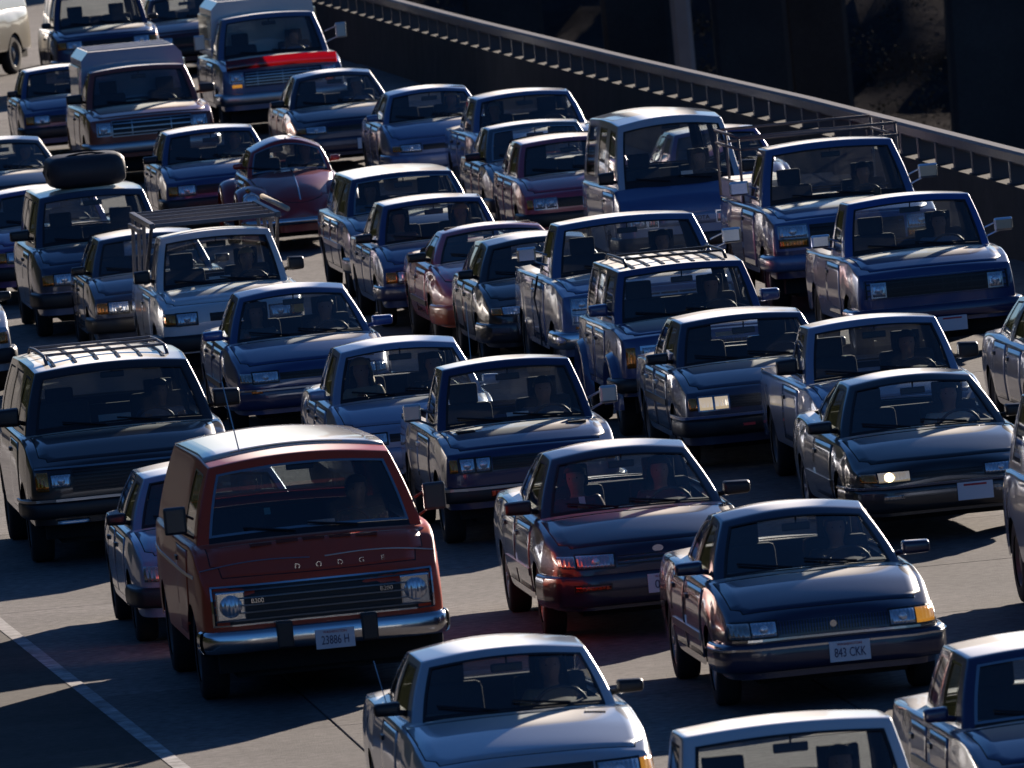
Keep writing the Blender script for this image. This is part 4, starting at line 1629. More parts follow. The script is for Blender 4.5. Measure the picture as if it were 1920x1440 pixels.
def mk(*ds, **k):
    o = {}
    for d in ds: o.update(d)
    o.update(k)
    return o
ROUND90 = dict(crease=.32, hoodcrown=.06, edge=.92, bow=.15, nose=.90, wr=.55, crown=.06, roofdrop=.035, lowfactor=.94)
BOXY = dict(crease=.6, hoodcrown=.03, edge=.955, bow=.05, nose=.955, wr=.59, crown=.045, wbow=.10, wbowt=.05, roofdrop=.02)
HATCH = dict(L=4.0, W=1.65, H=1.36, wb=2.40, fo=.80, yc=1.05, yat=1.70, yct=3.05, ycb=3.75, zd=.95, pillars=[2.15, 2.95], doors=[(1.15, 2.15), (2.2, 2.95)], wa=.68, wbm=.715, wc=.66, wr=.55)
PICK = dict(crease=.6, L=4.5, W=1.64, H=1.56, wb=2.62, fo=.72, r=.325, yc=1.08, yat=1.62, yct=2.30, ycb=2.46, zhf=.85, zc=1.01, zd=1.02, sill=.36, wa=.67, wbm=.715, wc=.70, wr=.60,
            pillars=[], cw=.14, doors=[(1.2, 2.3)], seaty=2.0, rearseat=False, bow=.05, nose=.955, edge=.955, hoodcrown=.03, wbow=.10, wbowt=.05, fy=[(.3, .05), (.5, .0), (.8, .03), (.9, .06)], rim='steel', tw=.19)
FULLP = dict(crease=.65, L=5.15, W=1.98, H=1.80, wb=3.15, fo=.82, r=.37, yc=1.30, yat=1.85, yct=2.62, ycb=2.78, zhf=1.06, zc=1.20, zd=1.20, sill=.44, wa=.83, wbm=.875, wc=.86, wr=.73,
             pillars=[], cw=.15, doors=[(1.42, 2.62)], seaty=2.25, rearseat=False, bow=.05, nose=.96, edge=.955, hoodcrown=.035, wbow=.12, wbowt=.06, seatx=.42, fy=[(.4, .03), (.6, .0), (1.0, .03), (1.1, .07)], rim='steel', tw=.22, lowfactor=.97)
def pickup(name, base, p, **k):
    d = dict(base); d.update(k); d['paint'] = p
    d['holes'] = [(d['yc'] + .12, d['ycb'] - .1), (d['ycb'] + .03, d['L'] - .12)]
    c = Car(name, d)
    P = c.P
    hw = P['W'] / 2 - .09
    g = Geo()
    zf = P['zd'] - .45
    g.box(-hw, hw, P['ycb'] + .05, P['L'] - .12, zf - .02, zf)
    g.box(-hw, hw, P['ycb'] + .03, P['ycb'] + .05, zf, P['zd'] - .07)
    for s in (1, -1): g.box(min(s * hw, s * (hw - .015)), max(s * hw, s * (hw - .015)), P['ycb'] + .05, P['L'] - .12, zf, P['zd'] - .07)
    c.geo('bed_liner', g, P.get('bedmat', UNDER))
    return c

# --- 1 pale hatchback at the bottom: upright curved windshield, long clamshell hood
def pale_hatchback():
    c = Car('hatchback_car', dict(L=4.68, W=1.69, H=1.42, wb=2.52, fo=1.02, yc=1.42, yat=1.92, yct=3.0, ycb=4.1, zhf=.78, zc=.98, zd=.98, paint=C['silver'], wa=.67, wbm=.72, wc=.62, wr=.575,
                wbow=.24, wbowt=.14, crown=.065, roofdrop=.035, hoodcrown=.06, edge=.93, bow=.10, nose=.93, pillars=[2.62], doors=[(1.55, 2.62)], aw=.075, hoodw=.9, seaty=2.35, dashmat=pmat('dash_tan', (.09, .085, .075), .7), seal=BLACKTRIM))
    z1 = .70
    c.bumper(.34, .54, BLACKTRIM, proj=.09)
    c.grille(.34, .57, z1, n=3, slat=BLACKTRIM, frame=BLACKTRIM)
    c.lamp(.38, .66, .57, z1, LENS, BLACKTRIM)
    c.lamp(.675, .80, .57, z1, {1: AMBERLIT, -1: AMBER}, None, 'turn_signal')
    c.vent_slits(.52, 1.10)
    done(c, 'pale silver hatchback with steep curved windshield at the front of the queue', 'car', size=(.19, .09, .11))
    c.antenna(-.66, 3.6, .7, .1) if False else None
    c.geo('antenna', Geo().tube([(-.72, 3.2, .95), (-.77, 3.32, 1.24)], [.004, .003], 5), DULLCHROME)
    c.place(8.48, 86.6)
    person(c, 1, 'driver of the pale silver hatchback, dark hair and a tan shirt', 'slim', 'long', 'dark', shirt('tan', (.30, .22, .13)))
pale_hatchback()

# --- 2 roof of a white boxy car cut by the bottom edge
def roof_car():
    c = pickup('pickup_truck', PICK, C['white'], wr=.66, wa=.70, wbm=.735, crown=.04, headrest=True)
    front_plain(c, bump=DULLCHROME)
    done(c, 'white pickup of which only the flat roof and windshield top show', 'pickup', 'flag')
    c.place(9.30, 77.4)
    person(c, 1, 'driver of the white pickup cut by the bottom edge, seen as a dark head', 'broad', 'short', 'dark', shirt('grey', (.12, .12, .13)))
roof_car()

# --- 3 navy sedan at the bottom right
def navy_sedan():
    c = Car('sedan_car', mk(BOXY, L=4.6, W=1.74, H=1.42, wb=2.6, yc=1.25, yat=1.78, yct=3.0, ycb=3.45, paint=C['deepblue'], zc=.97, zhf=.80, wa=.70, wbm=.76, wr=.62, pillars=[2.3], doors=[(1.35, 2.3), (2.35, 3.2)], molding=.62, seal=CHROME))
    front_quad(c, bump=CHROME)
    done(c, 'dark blue boxy sedan cut off at the lower right corner', 'car', mirmat=C['deepblue'])
    c.place(11.73, 82.4)
    person(c, 1, 'driver of the blue sedan in the lower right corner', 'broad', 'short', 'brown', shirt('blue', (.05, .08, .16)))
navy_sedan()

# --- 4 black sedan, plate 843 CKK
def black_sedan():
    c = Car('sedan_car', mk(ROUND90, L=4.48, W=1.73, H=1.40, wb=2.54, fo=.90, yc=1.16, yat=1.92, yct=2.85, ycb=3.5, zhf=.73, zc=.95, zd=.99, paint=C['navy'], wa=.685, wbm=.74, wc=.66, wr=.55, bow=.11, nose=.93,
                pillars=[2.28], doors=[(1.22, 2.26), (2.30, 3.12)], molding=.50, moldmat=DULLCHROME, rim='spoke', cw=.30))
    hw = hwf(c, 1)
    c.bumper(.30, .515, C['navy'], proj=.055, strip=(CHROME, .475, .008))
    c.grille(hw * .52, .57, .665, mat=C['deepblue'], nv=38, slat=BLACKTRIM, slatoff=.009)
    g = c.patch(c.front_fn(-hw * .95, hw * .95, .530, .548), 14, 1, .022, .02); c.geo('chrome_strip', g, CHROME)
    c.lamp(hw * .54, hw * .77, .565, .67, LENS, BLACKTRIM)
    c.lamp(hw * .785, hw * .97, .56, .67, {1: AMBERLIT, -1: CLEARLENS}, BLACKTRIM, 'turn_signal')
    c.emblem(0, .617, .026, .026, CHROME)
    c.plate(.10, .405, '843 CKK')
    for s in (1, -1):
        p = c.spt(.42, .50, s)
        c.geo('side_marker', Geo().rbox(p.x - .01, p.x + .01, .36, .50, .47, .53, .005), REDLENS)
    done(c, 'glossy black four-door sedan with plate 843 CKK', 'car', mirmat=C['navy'], size=(.22, .10, .12))
    c.place(11.74, 96.1)
    person(c, 1, 'driver of the black sedan with plate 843 CKK', 'broad', 'short', 'dark', shirt('dark', (.03, .03, .035)))
black_sedan()

# --- 5 midnight sedan with plate 075
def midnight_sedan():
    c = Car('sedan_car', mk(ROUND90, L=4.72, W=1.77, H=1.45, wb=2.62, fo=.95, yc=1.20, yat=1.98, yct=3.0, ycb=3.7, zhf=.75, zc=.96, zd=1.02, paint=C['midnight'], wa=.72, wbm=.765, wc=.68, wr=.565, bow=.17, nose=.88, hoodcrown=.075,
                pillars=[2.42], doors=[(1.3, 2.40), (2.44, 3.3)], molding=.50, moldmat=C['midnight'], rim='spoke', cw=.30))
    hw = hwf(c, 1)
    c.bumper(.28, .535, C['midnight'], proj=.05)
    c.grille(hw * .38, .60, .675, n=2, slat=C['midnight'])
    c.lamp(hw * .42, hw * .80, .59, .69, LENSRED, BLACKTRIM, zs0=.60, zs1=.695)
    c.lamp(hw * .82, hw * .98, .60, .69, CLEARLENS, None, 'turn_signal')
    c.lamp(hw * .48, hw * .84, .415, .45, REDLENS, BLACKTRIM, 'turn_signal', off=.058)
    c.emblem(0.04, .705, .045, .028, CHROME, off=.012)
    c.plate(.08, .43, '075 E')
    done(c, 'dark plum four-door sedan with rosy headlamps and plate 075', 'car', mirmat=BLACKTRIM, size=(.23, .11, .13))
    dash_card(c, -.38, .05, .06, PAPER, .07)
    c.place(11.26, 103.6)
    person(c, 1, 'driver of the dark plum sedan, round face and dark hair', 'slim', 'long', 'dark', shirt('wine', (.10, .02, .03)))
    person(c, -1, 'passenger leaning towards the driver in the dark plum sedan', 'slim', 'short', 'brown', shirt('wine2', (.08, .02, .03)), turn=-20)
midnight_sedan()

# --- 6 red panel van
def red_van():
    p = C['red']
    c = Car('panel_van', dict(L=4.75, W=2.00, H=1.93, wb=2.77, fo=.80, r=.37, yc=.60, yat=1.12, yct=4.55, ycb=4.68, zhf=.99, zc=1.27, zd=1.25, paint=p, crease=.45, sill=.44, wa=.87, wbm=.93, wc=.90, wr=.74, wbow=.16, wbowt=.10, crown=.07, roofdrop=.06,
                pillars=[1.95], pw=.12, nglass=1, doors=[(.88, 1.88)], hood=True, hood0=.05, hood1=-.06, seaty=1.75, seatx=.5, rearseat=False, bow=.09, nose=.95, edge=.97, hoodcrown=.06, fy=[(.4, .02), (.55, .0), (.95, .015), (1.02, .04)], lowfactor=.97, aw=.07, seal=DULLCHROME, tw=.22, rearglass=True, headrest=False,
                glass=glass_mat('tinted_glass', (.5, .55, .56))))
    hw = c.P['W'] / 2 * .95
    c.bumper(.41, .59, CHROME, proj=.085, wrap=.16, wid=.955)
    for x in (-.33, .34):
        y = c.bump_y
        c.geo('bumper_guard', Geo().rbox(x - .065, x + .065, y - .035, y + .04, .42, .63, .015), BLACKTRIM)
    o = c.grille(.865, .635, .925, n=5, slat=pmat('grille_grey', (.13, .13, .14), .35, .8), frame=CHROME, slath=.0055, slatoff=.03)
    c.round_lamp(.73, .78, .09, LENS, CHROME, square=True)
    for i, ch in enumerate('DODGE'):
        x = -.17 + i * .17
        pt = c.fpt(x, 1.035)
        text_obj('badge_letter', ch, .062, CHROME, c.hood, (x, pt.y - .02, 1.035), extrude=.006)
    for x in (-.52, .50):
        pt = c.fpt(x, .80)
        text_obj('badge', 'B200', .05, CHROME, o, (x, pt.y - .045, .81), extrude=.005)
    c.plate(.06, .46, '23886 H')
    # flowing chrome pinstripe over the nose
    for s in (1, -1):
        pts = []
        for t in np.linspace(0, 1, 14):
            x = s * lerp(.06, .93, t)
            z = 1.09 + .035 * math.sin(t * math.pi * .9) - .05 * t
            q = c.fpt(x, z)
            pts.append((q.x, q.y - .006, q.z))
        c.geo('pinstripe', Geo().tube(pts, .006, 5), DULLCHROME)
    # cowl air slots
    g = Geo()
    for i in range(5):
        x = -.42 + i * .21
        q = c.tpt(x, .40)
        g.box(x - .085, x + .085, .37, .43, q.z - .01, q.z + .011)
    c.geo('cowl_vent', g, pmat('vent_dark_red', (.10, .012, .01), .6))
    # cream panel paints sun glare onto the roof, with pressed ribs
    c.roof_patch('roof_glare_panel', -.72, .72, 1.52, 4.5, C['roofglare'], off=.012)
    c.roof_seams([-.50, -.28, -.06, .16, .40], 1.60, 4.45)
    g = c.patch(lambda u, v: (c.tpt(lerp(-.5, .4, u), lerp(1.575, 1.60, v), c.cbvh), Vector((0, 0, 1))), 8, 1, .018, .01); c.geo('roof_seam', g, SEAM)
    for s in (1, -1):   # belt stripe
        g = c.patch(lambda u, v: (c.spt(lerp(.5, 4.5, u), lerp(.98, 1.005, v), s), Vector((s, 0, 0))), 14, 1, .008, .01); c.geo('side_stripe', g, DULLCHROME)
    c.geo('antenna', Geo().tube([(-.45, 1.3, 1.9), (-.52, 1.5, 2.45)], [.006, .004], 5), DULLCHROME)
    done(c, 'red panel van with sun glare painted on its roof, round headlamps and chrome bumper', 'van', 'truck', mirmat=pmat('mirror_dark', (.06,.06,.065), .3, .6), w=.18, h=.22, out=.0, y=.95, z=1.42)
    dash_card(c, -.30, .05, .05, pmat('sticker_teal', (.25, .5, .5), .5), .16); dash_card(c, .12, .22, .06, PAPER, .02)
    c.place(8.35, 100.5)
    person(c, 1, 'driver in the dark cab of the red panel van', 'broad', 'short', 'brown', shirt('olive', (.10, .11, .07)))
red_van()

# --- 7 pale hatch tucked behind the red van
def small_pale():
    c = Car('compact_car', mk(HATCH, paint=C['paleblue'], pillars=[2.1], doors=[(1.12, 2.1), (2.15, 2.9)]))
    front_plain(c, corner=CLEARLENS)
    done(c, 'pale blue compact car half hidden behind the red van', 'car')
    c.place(8.12, 107.0)
    person(c, 1, 'driver of the pale blue compact hidden behind the red van', 'slim', 'short', 'brown', shirt('grey', (.12, .12, .13)))
small_pale()

# --- 8 dark full van with roof rack
def dark_van():
    c = Car('passenger_van', dict(L=4.9, W=1.94, H=1.78, wb=3.0, fo=.80, r=.36, yc=.98, yat=1.52, yct=4.65, ycb=4.78, zhf=.93, zc=1.17, zd=1.17, paint=C['charcoal'], tone2=C['black'], sill=.40, wa=.84, wbm=.90, wc=.86, wr=.72, wbow=.14, wbowt=.08, crown=.055, roofdrop=.05,
                pillars=[2.2, 3.4], pw=.12, doors=[(1.1, 2.15)], seaty=2.0, seatx=.46, bow=.07, nose=.955, edge=.96, hoodcrown=.04, fy=[(.4, .02), (.62, .0), (.9, .03), (1.0, .07)], aw=.09, tw=.21, seattype='grey', glass=glass_mat('tinted_glass', (.5, .55, .56))))
    hw = hwf(c, 1)
    c.bumper(.44, .60, BLACKTRIM, proj=.08, strip=(DULLCHROME, .605, .012))
    c.grille(hw * .58, .68, .87, n=6, slat=BLACKTRIM, frame=BLACKTRIM)
    c.lamp(hw * .61, hw * .80, .72, .83, LENS, BLACKTRIM)
    c.lamp(hw * .83, hw * .95, .69, .86, AMBER, None, 'turn_signal')
    g = c.patch(c.front_fn(-hw * .95, hw * .95, .885, .90), 14, 1, .015, .02); c.geo('chrome_strip', g, DULLCHROME)
    c.emblem(.22, .78, .11, .045, pmat('blue_oval', (.03, .06, .20), .3)); text_obj('badge', 'Ford', .055, CHROME, c.root, (.22, c.fpt(.22, .78).y - .024 + c.off.y, .78))
    for x0, x1 in ((-.72, -.42), (-.30, .05), (.2, .6)):
        c.fpatch('valance_plate', x0, x1, .345, .425, DULLCHROME, .03, .05)
    c.roof_rack(.56, 1.95, 4.4, 3, RACKSTEEL, .055, ribs=6)
    done(c, 'dark passenger van with ribbed roof and roof rack behind the red van', 'van', 'flag', size=(.26, .10, .19), z=1.30)
    dash_card(c, -.02, .30, .10, PAPER, .03)
    c.place(8.04, 116.6)
    person(c, 1, 'driver of the dark passenger van in a pale blue shirt', 'broad', 'short', 'dark', shirt('pale', (.16, .20, .28)))
dark_van()

# --- 9 navy small pickup with quad lamps
def navy_pickup():
    p = C['deepblue']
    c = pickup('pickup_truck', PICK, p, handlemat=DULLCHROME, headrest=True, yc=1.12, wr=.585)
    front_quad(c, bump=BLACKTRIM, corner=AMBER, strip=(DULLCHROME, .52, .012), bz=(.40, .54), slat=BLACKTRIM, bez=BLACKTRIM)
    c.lamp(.22, .40, .435, .50, REDLENS, None, 'turn_signal', off=.066)
    for x in (-.50, .50):
        q = c.tpt(x, .78); c.geo('hood_vent', Geo().box(x - .08, x + .08, .68, .86, q.z - .01, q.z + .012), SEAM)
    done(c, 'dark blue small pickup with twin square headlamps and hood vents', 'pickup', 'truck', mirmat=DULLCHROME, w=.16, h=.16, z=1.14, out=.05)
    c.geo('antenna', Geo().tube([(-.6, 1.15, 1.0), (-.62, 1.2, 1.5)], .004, 5), DULLCHROME) if False else None
    dash_card(c, .05, .20, .05, PAPER, .03)
    c.place(11.44, 114.3)
    person(c, 1, 'driver of the dark blue small pickup in a grey blue shirt', 'broad', 'short', 'dark', shirt('denim', (.07, .09, .13)))
navy_pickup()

# --- 10 pale blue sedan with two people
def pale_sedan():
    c = Car('sedan_car', mk(ROUND90, L=4.25, W=1.67, H=1.43, wb=2.5, fo=.80, yc=1.0, yat=1.62, yct=2.75, ycb=3.3, paint=C['paleblue'], zhf=.70, zc=.92, zd=.96, wa=.685, wbm=.72, wc=.64, wr=.56, nose=.91, pillars=[2.1], doors=[(1.1, 2.08), (2.12, 2.9)], cw=.18))
    front_slim(c, corner=CLEARLENS, bump=C['paleblue'])
    done(c, 'pale blue compact sedan with two people behind the dark blue pickup', 'car', mirmat=C['paleblue'])
    c.antenna(.62, 1.0, .85, .25)
    c.place(11.06, 120.5)
    person(c, 1, 'driver of the pale blue compact sedan, dark hair', 'broad', 'short', 'dark', shirt('dark', (.03, .03, .035)))
    person(c, -1, 'passenger with blond hair in the pale blue compact sedan', 'slim', 'long', 'blond', shirt('cream', (.35, .30, .20)), turn=-25)
pale_sedan()

# --- 11 black coupe, one lamp bright
def black_coupe():
    c = Car('coupe_car', mk(ROUND90, L=4.38, W=1.71, H=1.36, wb=2.5, fo=.92, yc=1.20, yat=1.95, yct=2.8, ycb=3.9, zhf=.68, zc=.90, zd=.98, paint=C['black'], wa=.70, wbm=.735, wc=.60, wr=.54, nose=.90, pillars=[2.5], doors=[(1.3, 2.5)], molding=.48, moldmat=C['black'], aw=.085, rim='spoke', seaty=2.12))
    hw = hwf(c, 1)
    c.bumper(.28, .50, C['black'], proj=.05, strip=(C['slate'], .50, .01))
    c.grille(hw * .40, .56, .61, n=1)
    c.lamp(hw * .43, hw * .78, .545, .625, {1: LENS, -1: LENSWARM}, BLACKTRIM)
    q = c.fpt(-hw * .66, .585)
    c.geo('headlight_bulb', Geo().lathe([(.001, q.y - .05), (.022, q.y - .045), (.04, q.y - .03), (.042, q.y)], 14, 'Y', (-hw * .66, 0, .585)), pmat('lit_bulb', (1, .9, .7), .3, emit=(1, .76, .42), emit_s=2.4), True)
    c.lamp(hw * .80, hw * .97, .545, .62, AMBER, None, 'turn_signal')
    c.lamp(hw * .52, hw * .74, .39, .43, CLEARLENS, None, 'fog_lamp', off=.055)
    c.plate(.22, .41, None)
    done(c, 'black two-door coupe with one bright headlamp', 'car', size=(.22, .11, .12))
    c.place(14.57, 110.1)
    person(c, 1, 'driver of the black coupe in a white shirt with arms forward', 'broad', 'short', 'dark', shirt('white', (.5, .48, .42)))
black_coupe()

# --- 12 silver blue small pickup
def silver_pickup():
    c = pickup('pickup_truck', PICK, C['paleblue'], yc=1.08, H=1.52)
    front_plain(c, bump=BLACKTRIM, bz=(.40, .54))
    done(c, 'silver blue small pickup right behind the black coupe', 'pickup', 'flag', size=(.20, .10, .17), z=1.13)
    c.place(14.98, 115.7)
    person(c, 1, 'driver of the silver blue pickup, sunlit cheek and dark coat', 'broad', 'short', 'dark', shirt('coat', (.02, .02, .025)))
silver_pickup()

# --- 13 charcoal sedan with four square lamps
def quad_sedan():
    c = Car('sedan_car', mk(BOXY, L=4.3, W=1.68, H=1.37, wb=2.48, fo=.82, yc=1.12, yat=1.66, yct=2.85, ycb=3.3, paint=C['slate'], zc=.95, zhf=.76, wa=.67, wbm=.72, wr=.59, pillars=[2.2], doors=[(1.22, 2.18), (2.22, 3.0)], molding=.60, handlemat=DULLCHROME))
    front_quad(c, lamp=LENSLOW, corner=AMBER, strip=(C['steelblue'], .515, .012))
    c.geo('badge', Geo().box(-.34, -.16, c.bump_y - .008, c.bump_y + .01, .405, .43), PLATERED)
    g = Geo().rbox(-.22, .05, 1.98, 2.0, 1.13, 1.17, .004); c.geo('sun_shade_card', g, PAPER)
    done(c, 'charcoal boxy sedan with four warm square headlamps', 'car', size=(.22, .10, .12))
    c.place(14.35, 120.5)
quad_sedan()

# --- 14 blue utility wagon with roof rack and flares
def utility():
    p = C['blue']
    c = Car('utility_wagon', dict(L=4.15, W=1.74, H=1.61, wb=2.57, fo=.70, r=.355, yc=1.15, yat=1.58, yct=3.85, ycb=4.02, zhf=1.0, zc=1.10, zd=1.08, paint=p, sill=.44, wa=.70, wbm=.735, wc=.72, wr=.635, wbow=.08, wbowt=.04, crown=.035, roofdrop=.015,
                pillars=[2.25, 3.0], doors=[(1.25, 2.2), (2.28, 2.95)], bow=.03, nose=.965, edge=.96, hoodcrown=.025, fy=[(.4, .03), (.7, .0), (1.0, .01)], aw=.06, lowfactor=.97, tw=.21, rim='spoke', seaty=2.15, pw=.08))
    c.bumper(.46, .60, BLACKTRIM, proj=.10)
    c.grille(.40, .72, .90, mat=DARKGRILLE, nv=10, slat=p, frame=p)
    c.lamp(.44, .63, .75, .89, LENS, CHROME, bz=.02)
    c.lamp(.70, .79, .70, .90, AMBER, None, 'turn_signal')
    c.lamp(.44, .63, .66, .70, REDLENS, None, 'parking_lamp')
    for yw in (c.yf, c.yr):
        for s in (1, -1):
            path = []
            V = []; Fc = []
            n = 9; r0 = c.P['r'] * 1.14
            x0 = s * (c.P['W'] / 2 - .03)
            for k in range(n):
                t = math.pi * (k / (n - 1)); t = lerp(-.15, math.pi + .15, k / (n - 1))
                for rr, xx in ((r0, x0), (r0, x0 + s * .085), (r0 + .05, x0 + s * .075), (r0 + .09, x0 - s * .01)):
                    V.append((xx, yw - math.cos(t) * rr, c.P['r'] + math.sin(t) * rr))
            for k in range(n - 1):
                for j in range(3): Fc.append((k * 4 + j, k * 4 + j + 1, k * 4 + 5 + j, k * 4 + 4 + j))
            c.part('fender_flare', V, Fc, p, True)
    c.roof_rack(.50, 1.9, 3.7, 2, BLACKTRIM, .06, ribs=7)
    done(c, 'blue boxy utility wagon with wheel flares and roof rack', 'utility wagon', 'flag', mirmat=p, size=(.20, .10, .14), z=1.20)
    c.place(14.38, 125.6)
    person(c, 1, 'driver of the blue utility wagon in dark clothes', 'broad', 'short', 'dark', shirt('coat', (.02, .02, .025)))
utility()

# --- 15 big blue pickup with stacked lamps
def big_blue_pickup():
    p = C['steelblue']
    c = pickup('pickup_truck', FULLP, p, tone2=C['greyblue'], yc=1.30, handlemat=CHROME, L=4.95, wb=2.95, H=1.75)
    c.bumper(.50, .68, CHROME, proj=.09)
    hw = hwf(c, 1)
    c.grille(hw * .60, .78, 1.0, n=4, nv=6, slat=DULLCHROME, frame=DULLCHROME)
    c.lamp(hw * .66, hw * .88, .89, 1.01, LENS, DULLCHROME)
    c.lamp(hw * .66, hw * .88, .76, .86, LENS, DULLCHROME)
    c.lamp(hw * .70, hw * .86, .70, .73, AMBER, None, 'turn_signal')
    done(c, 'large steel blue pickup with stacked square headlamps and chrome bumper', 'pickup', 'truck', mirmat=CHROME, w=.20, h=.16, z=1.42, out=.06)
    c.geo('side_hose', Geo().tube([(-.97, 1.9, 1.18), (-1.02, 1.95, .95), (-.99, 1.9, .7), (-1.0, 1.8, .45)], .012, 6), BLACKTRIM)
    c.place(14.66, 132.6)
    person(c, 1, 'driver of the large steel blue pickup', 'broad', 'short', 'dark', shirt('dark', (.03, .03, .035)))
big_blue_pickup()

# --- 16 dark sedan squeezed beside the big blue pickup
def dark_compact():
    c = Car('compact_car', mk(HATCH, ROUND90, paint=C['charcoal'], L=3.95, yc=1.0, yat=1.62, ycb=3.6, wr=.54, pillars=[2.05, 2.85]))
    front_slim(c, bump=C['charcoal'])
    done(c, 'charcoal compact car showing its side behind the large steel blue pickup', 'car')
    c.place(14.22, 137.5)
dark_compact()

# --- 17 rose coupe
def rose_coupe():
    p = C['rose']
    c = Car('coupe_car', mk(ROUND90, L=4.5, W=1.76, H=1.28, wb=2.55, fo=.95, yc=1.32, yat=2.05, yct=2.75, ycb=3.9, zhf=.72, zc=.92, zd=.96, paint=p, tone2=paint('rose_low', (.42, .06, .02)), wa=.71, wbm=.76, wc=.62, wr=.56, nose=.89, pillars=[2.55], doors=[(1.4, 2.55)], molding=.47, aw=.085))
    hw = hwf(c, 1)
    c.bumper(.28, .50, paint('rose_low', (.42, .06, .02)), proj=.05)
    c.grille(hw * .36, .56, .62, n=1)
    c.lamp(hw * .46, hw * .72, .55, .65, CLEARLENS, BLACKTRIM, 'headlight')
    done(c, 'rose red low coupe with an orange lower body', 'car', size=(.22, .11, .12))
    c.geo('antenna', Geo().tube([(-.80, 1.35, .86), (-.50, .9, .35)], .004, 5), DULLCHROME) if False else None
    c.place(14.2, 142.05)
rose_coupe()

# --- 18 blue sedan with passenger
def blue_sedan():
    c = Car('sedan_car', mk(BOXY, L=4.4, W=1.67, H=1.40, wb=2.5, fo=.78, yc=1.05, yat=1.62, yct=2.8, ycb=3.3, paint=C['blue'], zc=.94, zhf=.72, wa=.67, wbm=.72, wr=.58, pillars=[2.15], doors=[(1.15, 2.13), (2.17, 2.95)], roofpaint=None))
    front_plain(c, bump=C['deepblue'])
    done(c, 'blue boxy sedan with two people and sunlit roof behind the rose coupe', 'car', size=(.20, .1, .12))
    c.place(13.98, 146.55)
    person(c, 1, 'driver of the blue boxy sedan with sunlit blond hair', 'slim', 'long', 'blond', shirt('grey', (.12, .12, .13)))
    person(c, -1, 'passenger of the blue boxy sedan with raised pale arm', 'slim', 'long', 'dark', shirt('rosy', (.25, .12, .10)))
blue_sedan()

# --- 19 navy wagon
def navy_wagon():
    c = Car('station_wagon', mk(BOXY, L=4.75, W=1.78, H=1.42, wb=2.7, fo=.9, yc=1.22, yat=1.85, yct=4.1, ycb=4.5, paint=C['deepblue'], zc=.97, zhf=.78, wa=.71, wbm=.77, wc=.72, wr=.62, pillars=[2.4, 3.4], doors=[(1.35, 2.38), (2.42, 3.3)], molding=.6, moldmat=DULLCHROME, seal=DULLCHROME))
    front_quad(c, corner=REDLENS, bump=DULLCHROME)
    done(c, 'dark blue station wagon ahead of the red beetle-shaped car', 'station wagon', None)
    c.place(14.25, 152.9)
    person(c, -1, 'passenger of the dark blue station wagon', 'slim', 'short', 'brown', shirt('pale', (.16, .20, .28)))
navy_wagon()

# --- 20 blue rounded sedan
def taurus():
    p = C['blue']
    c = Car('sedan_car', mk(ROUND90, L=4.5, W=1.74, H=1.44, wb=2.54, fo=.9, yc=1.16, yat=1.9, yct=2.9, ycb=3.55, paint=p, zhf=.74, zc=.95, zd=.98, wa=.70, wbm=.745, wc=.65, wr=.555, pillars=[2.3], doors=[(1.25, 2.28), (2.32, 3.15)], molding=.5, bow=.12))
    hw = hwf(c, 1)
    c.bumper(.30, .52, C['deepblue'], proj=.055, strip=(DULLCHROME, .50, .009))
    c.grille(hw * .45, .59, .66, n=2)
    c.lamp(hw * .48, hw * .80, .575, .675, LENS, BLACKTRIM)
    c.lamp(hw * .82, hw * .96, .575, .67, CLEARLENS, None, 'turn_signal')
    c.lamp(hw * .70, hw * .84, .47, .50, AMBER, None, 'parking_lamp', off=.06)
    c.plate(.30, .43, None)
    g = Geo().rbox(.02, .12, 1.98, 1.985, 1.14, 1.24, .002); o = c.geo('hanging_tag', g, pmat('tag_yellow', (.75, .50, .12), .6))
    done(c, 'medium blue rounded sedan ahead of the white rack pickup', 'car', mirmat=C['brightblue'], size=(.22, .11, .12))
    c.place(10.96, 130.8)
    person(c, -1, 'passenger of the medium blue rounded sedan', 'slim', 'long', 'brown', shirt('grey', (.12, .12, .13)))
    person(c, 1, 'driver of the medium blue rounded sedan', 'broad', 'short', 'dark', shirt('dark', (.03, .03, .035)))
taurus()

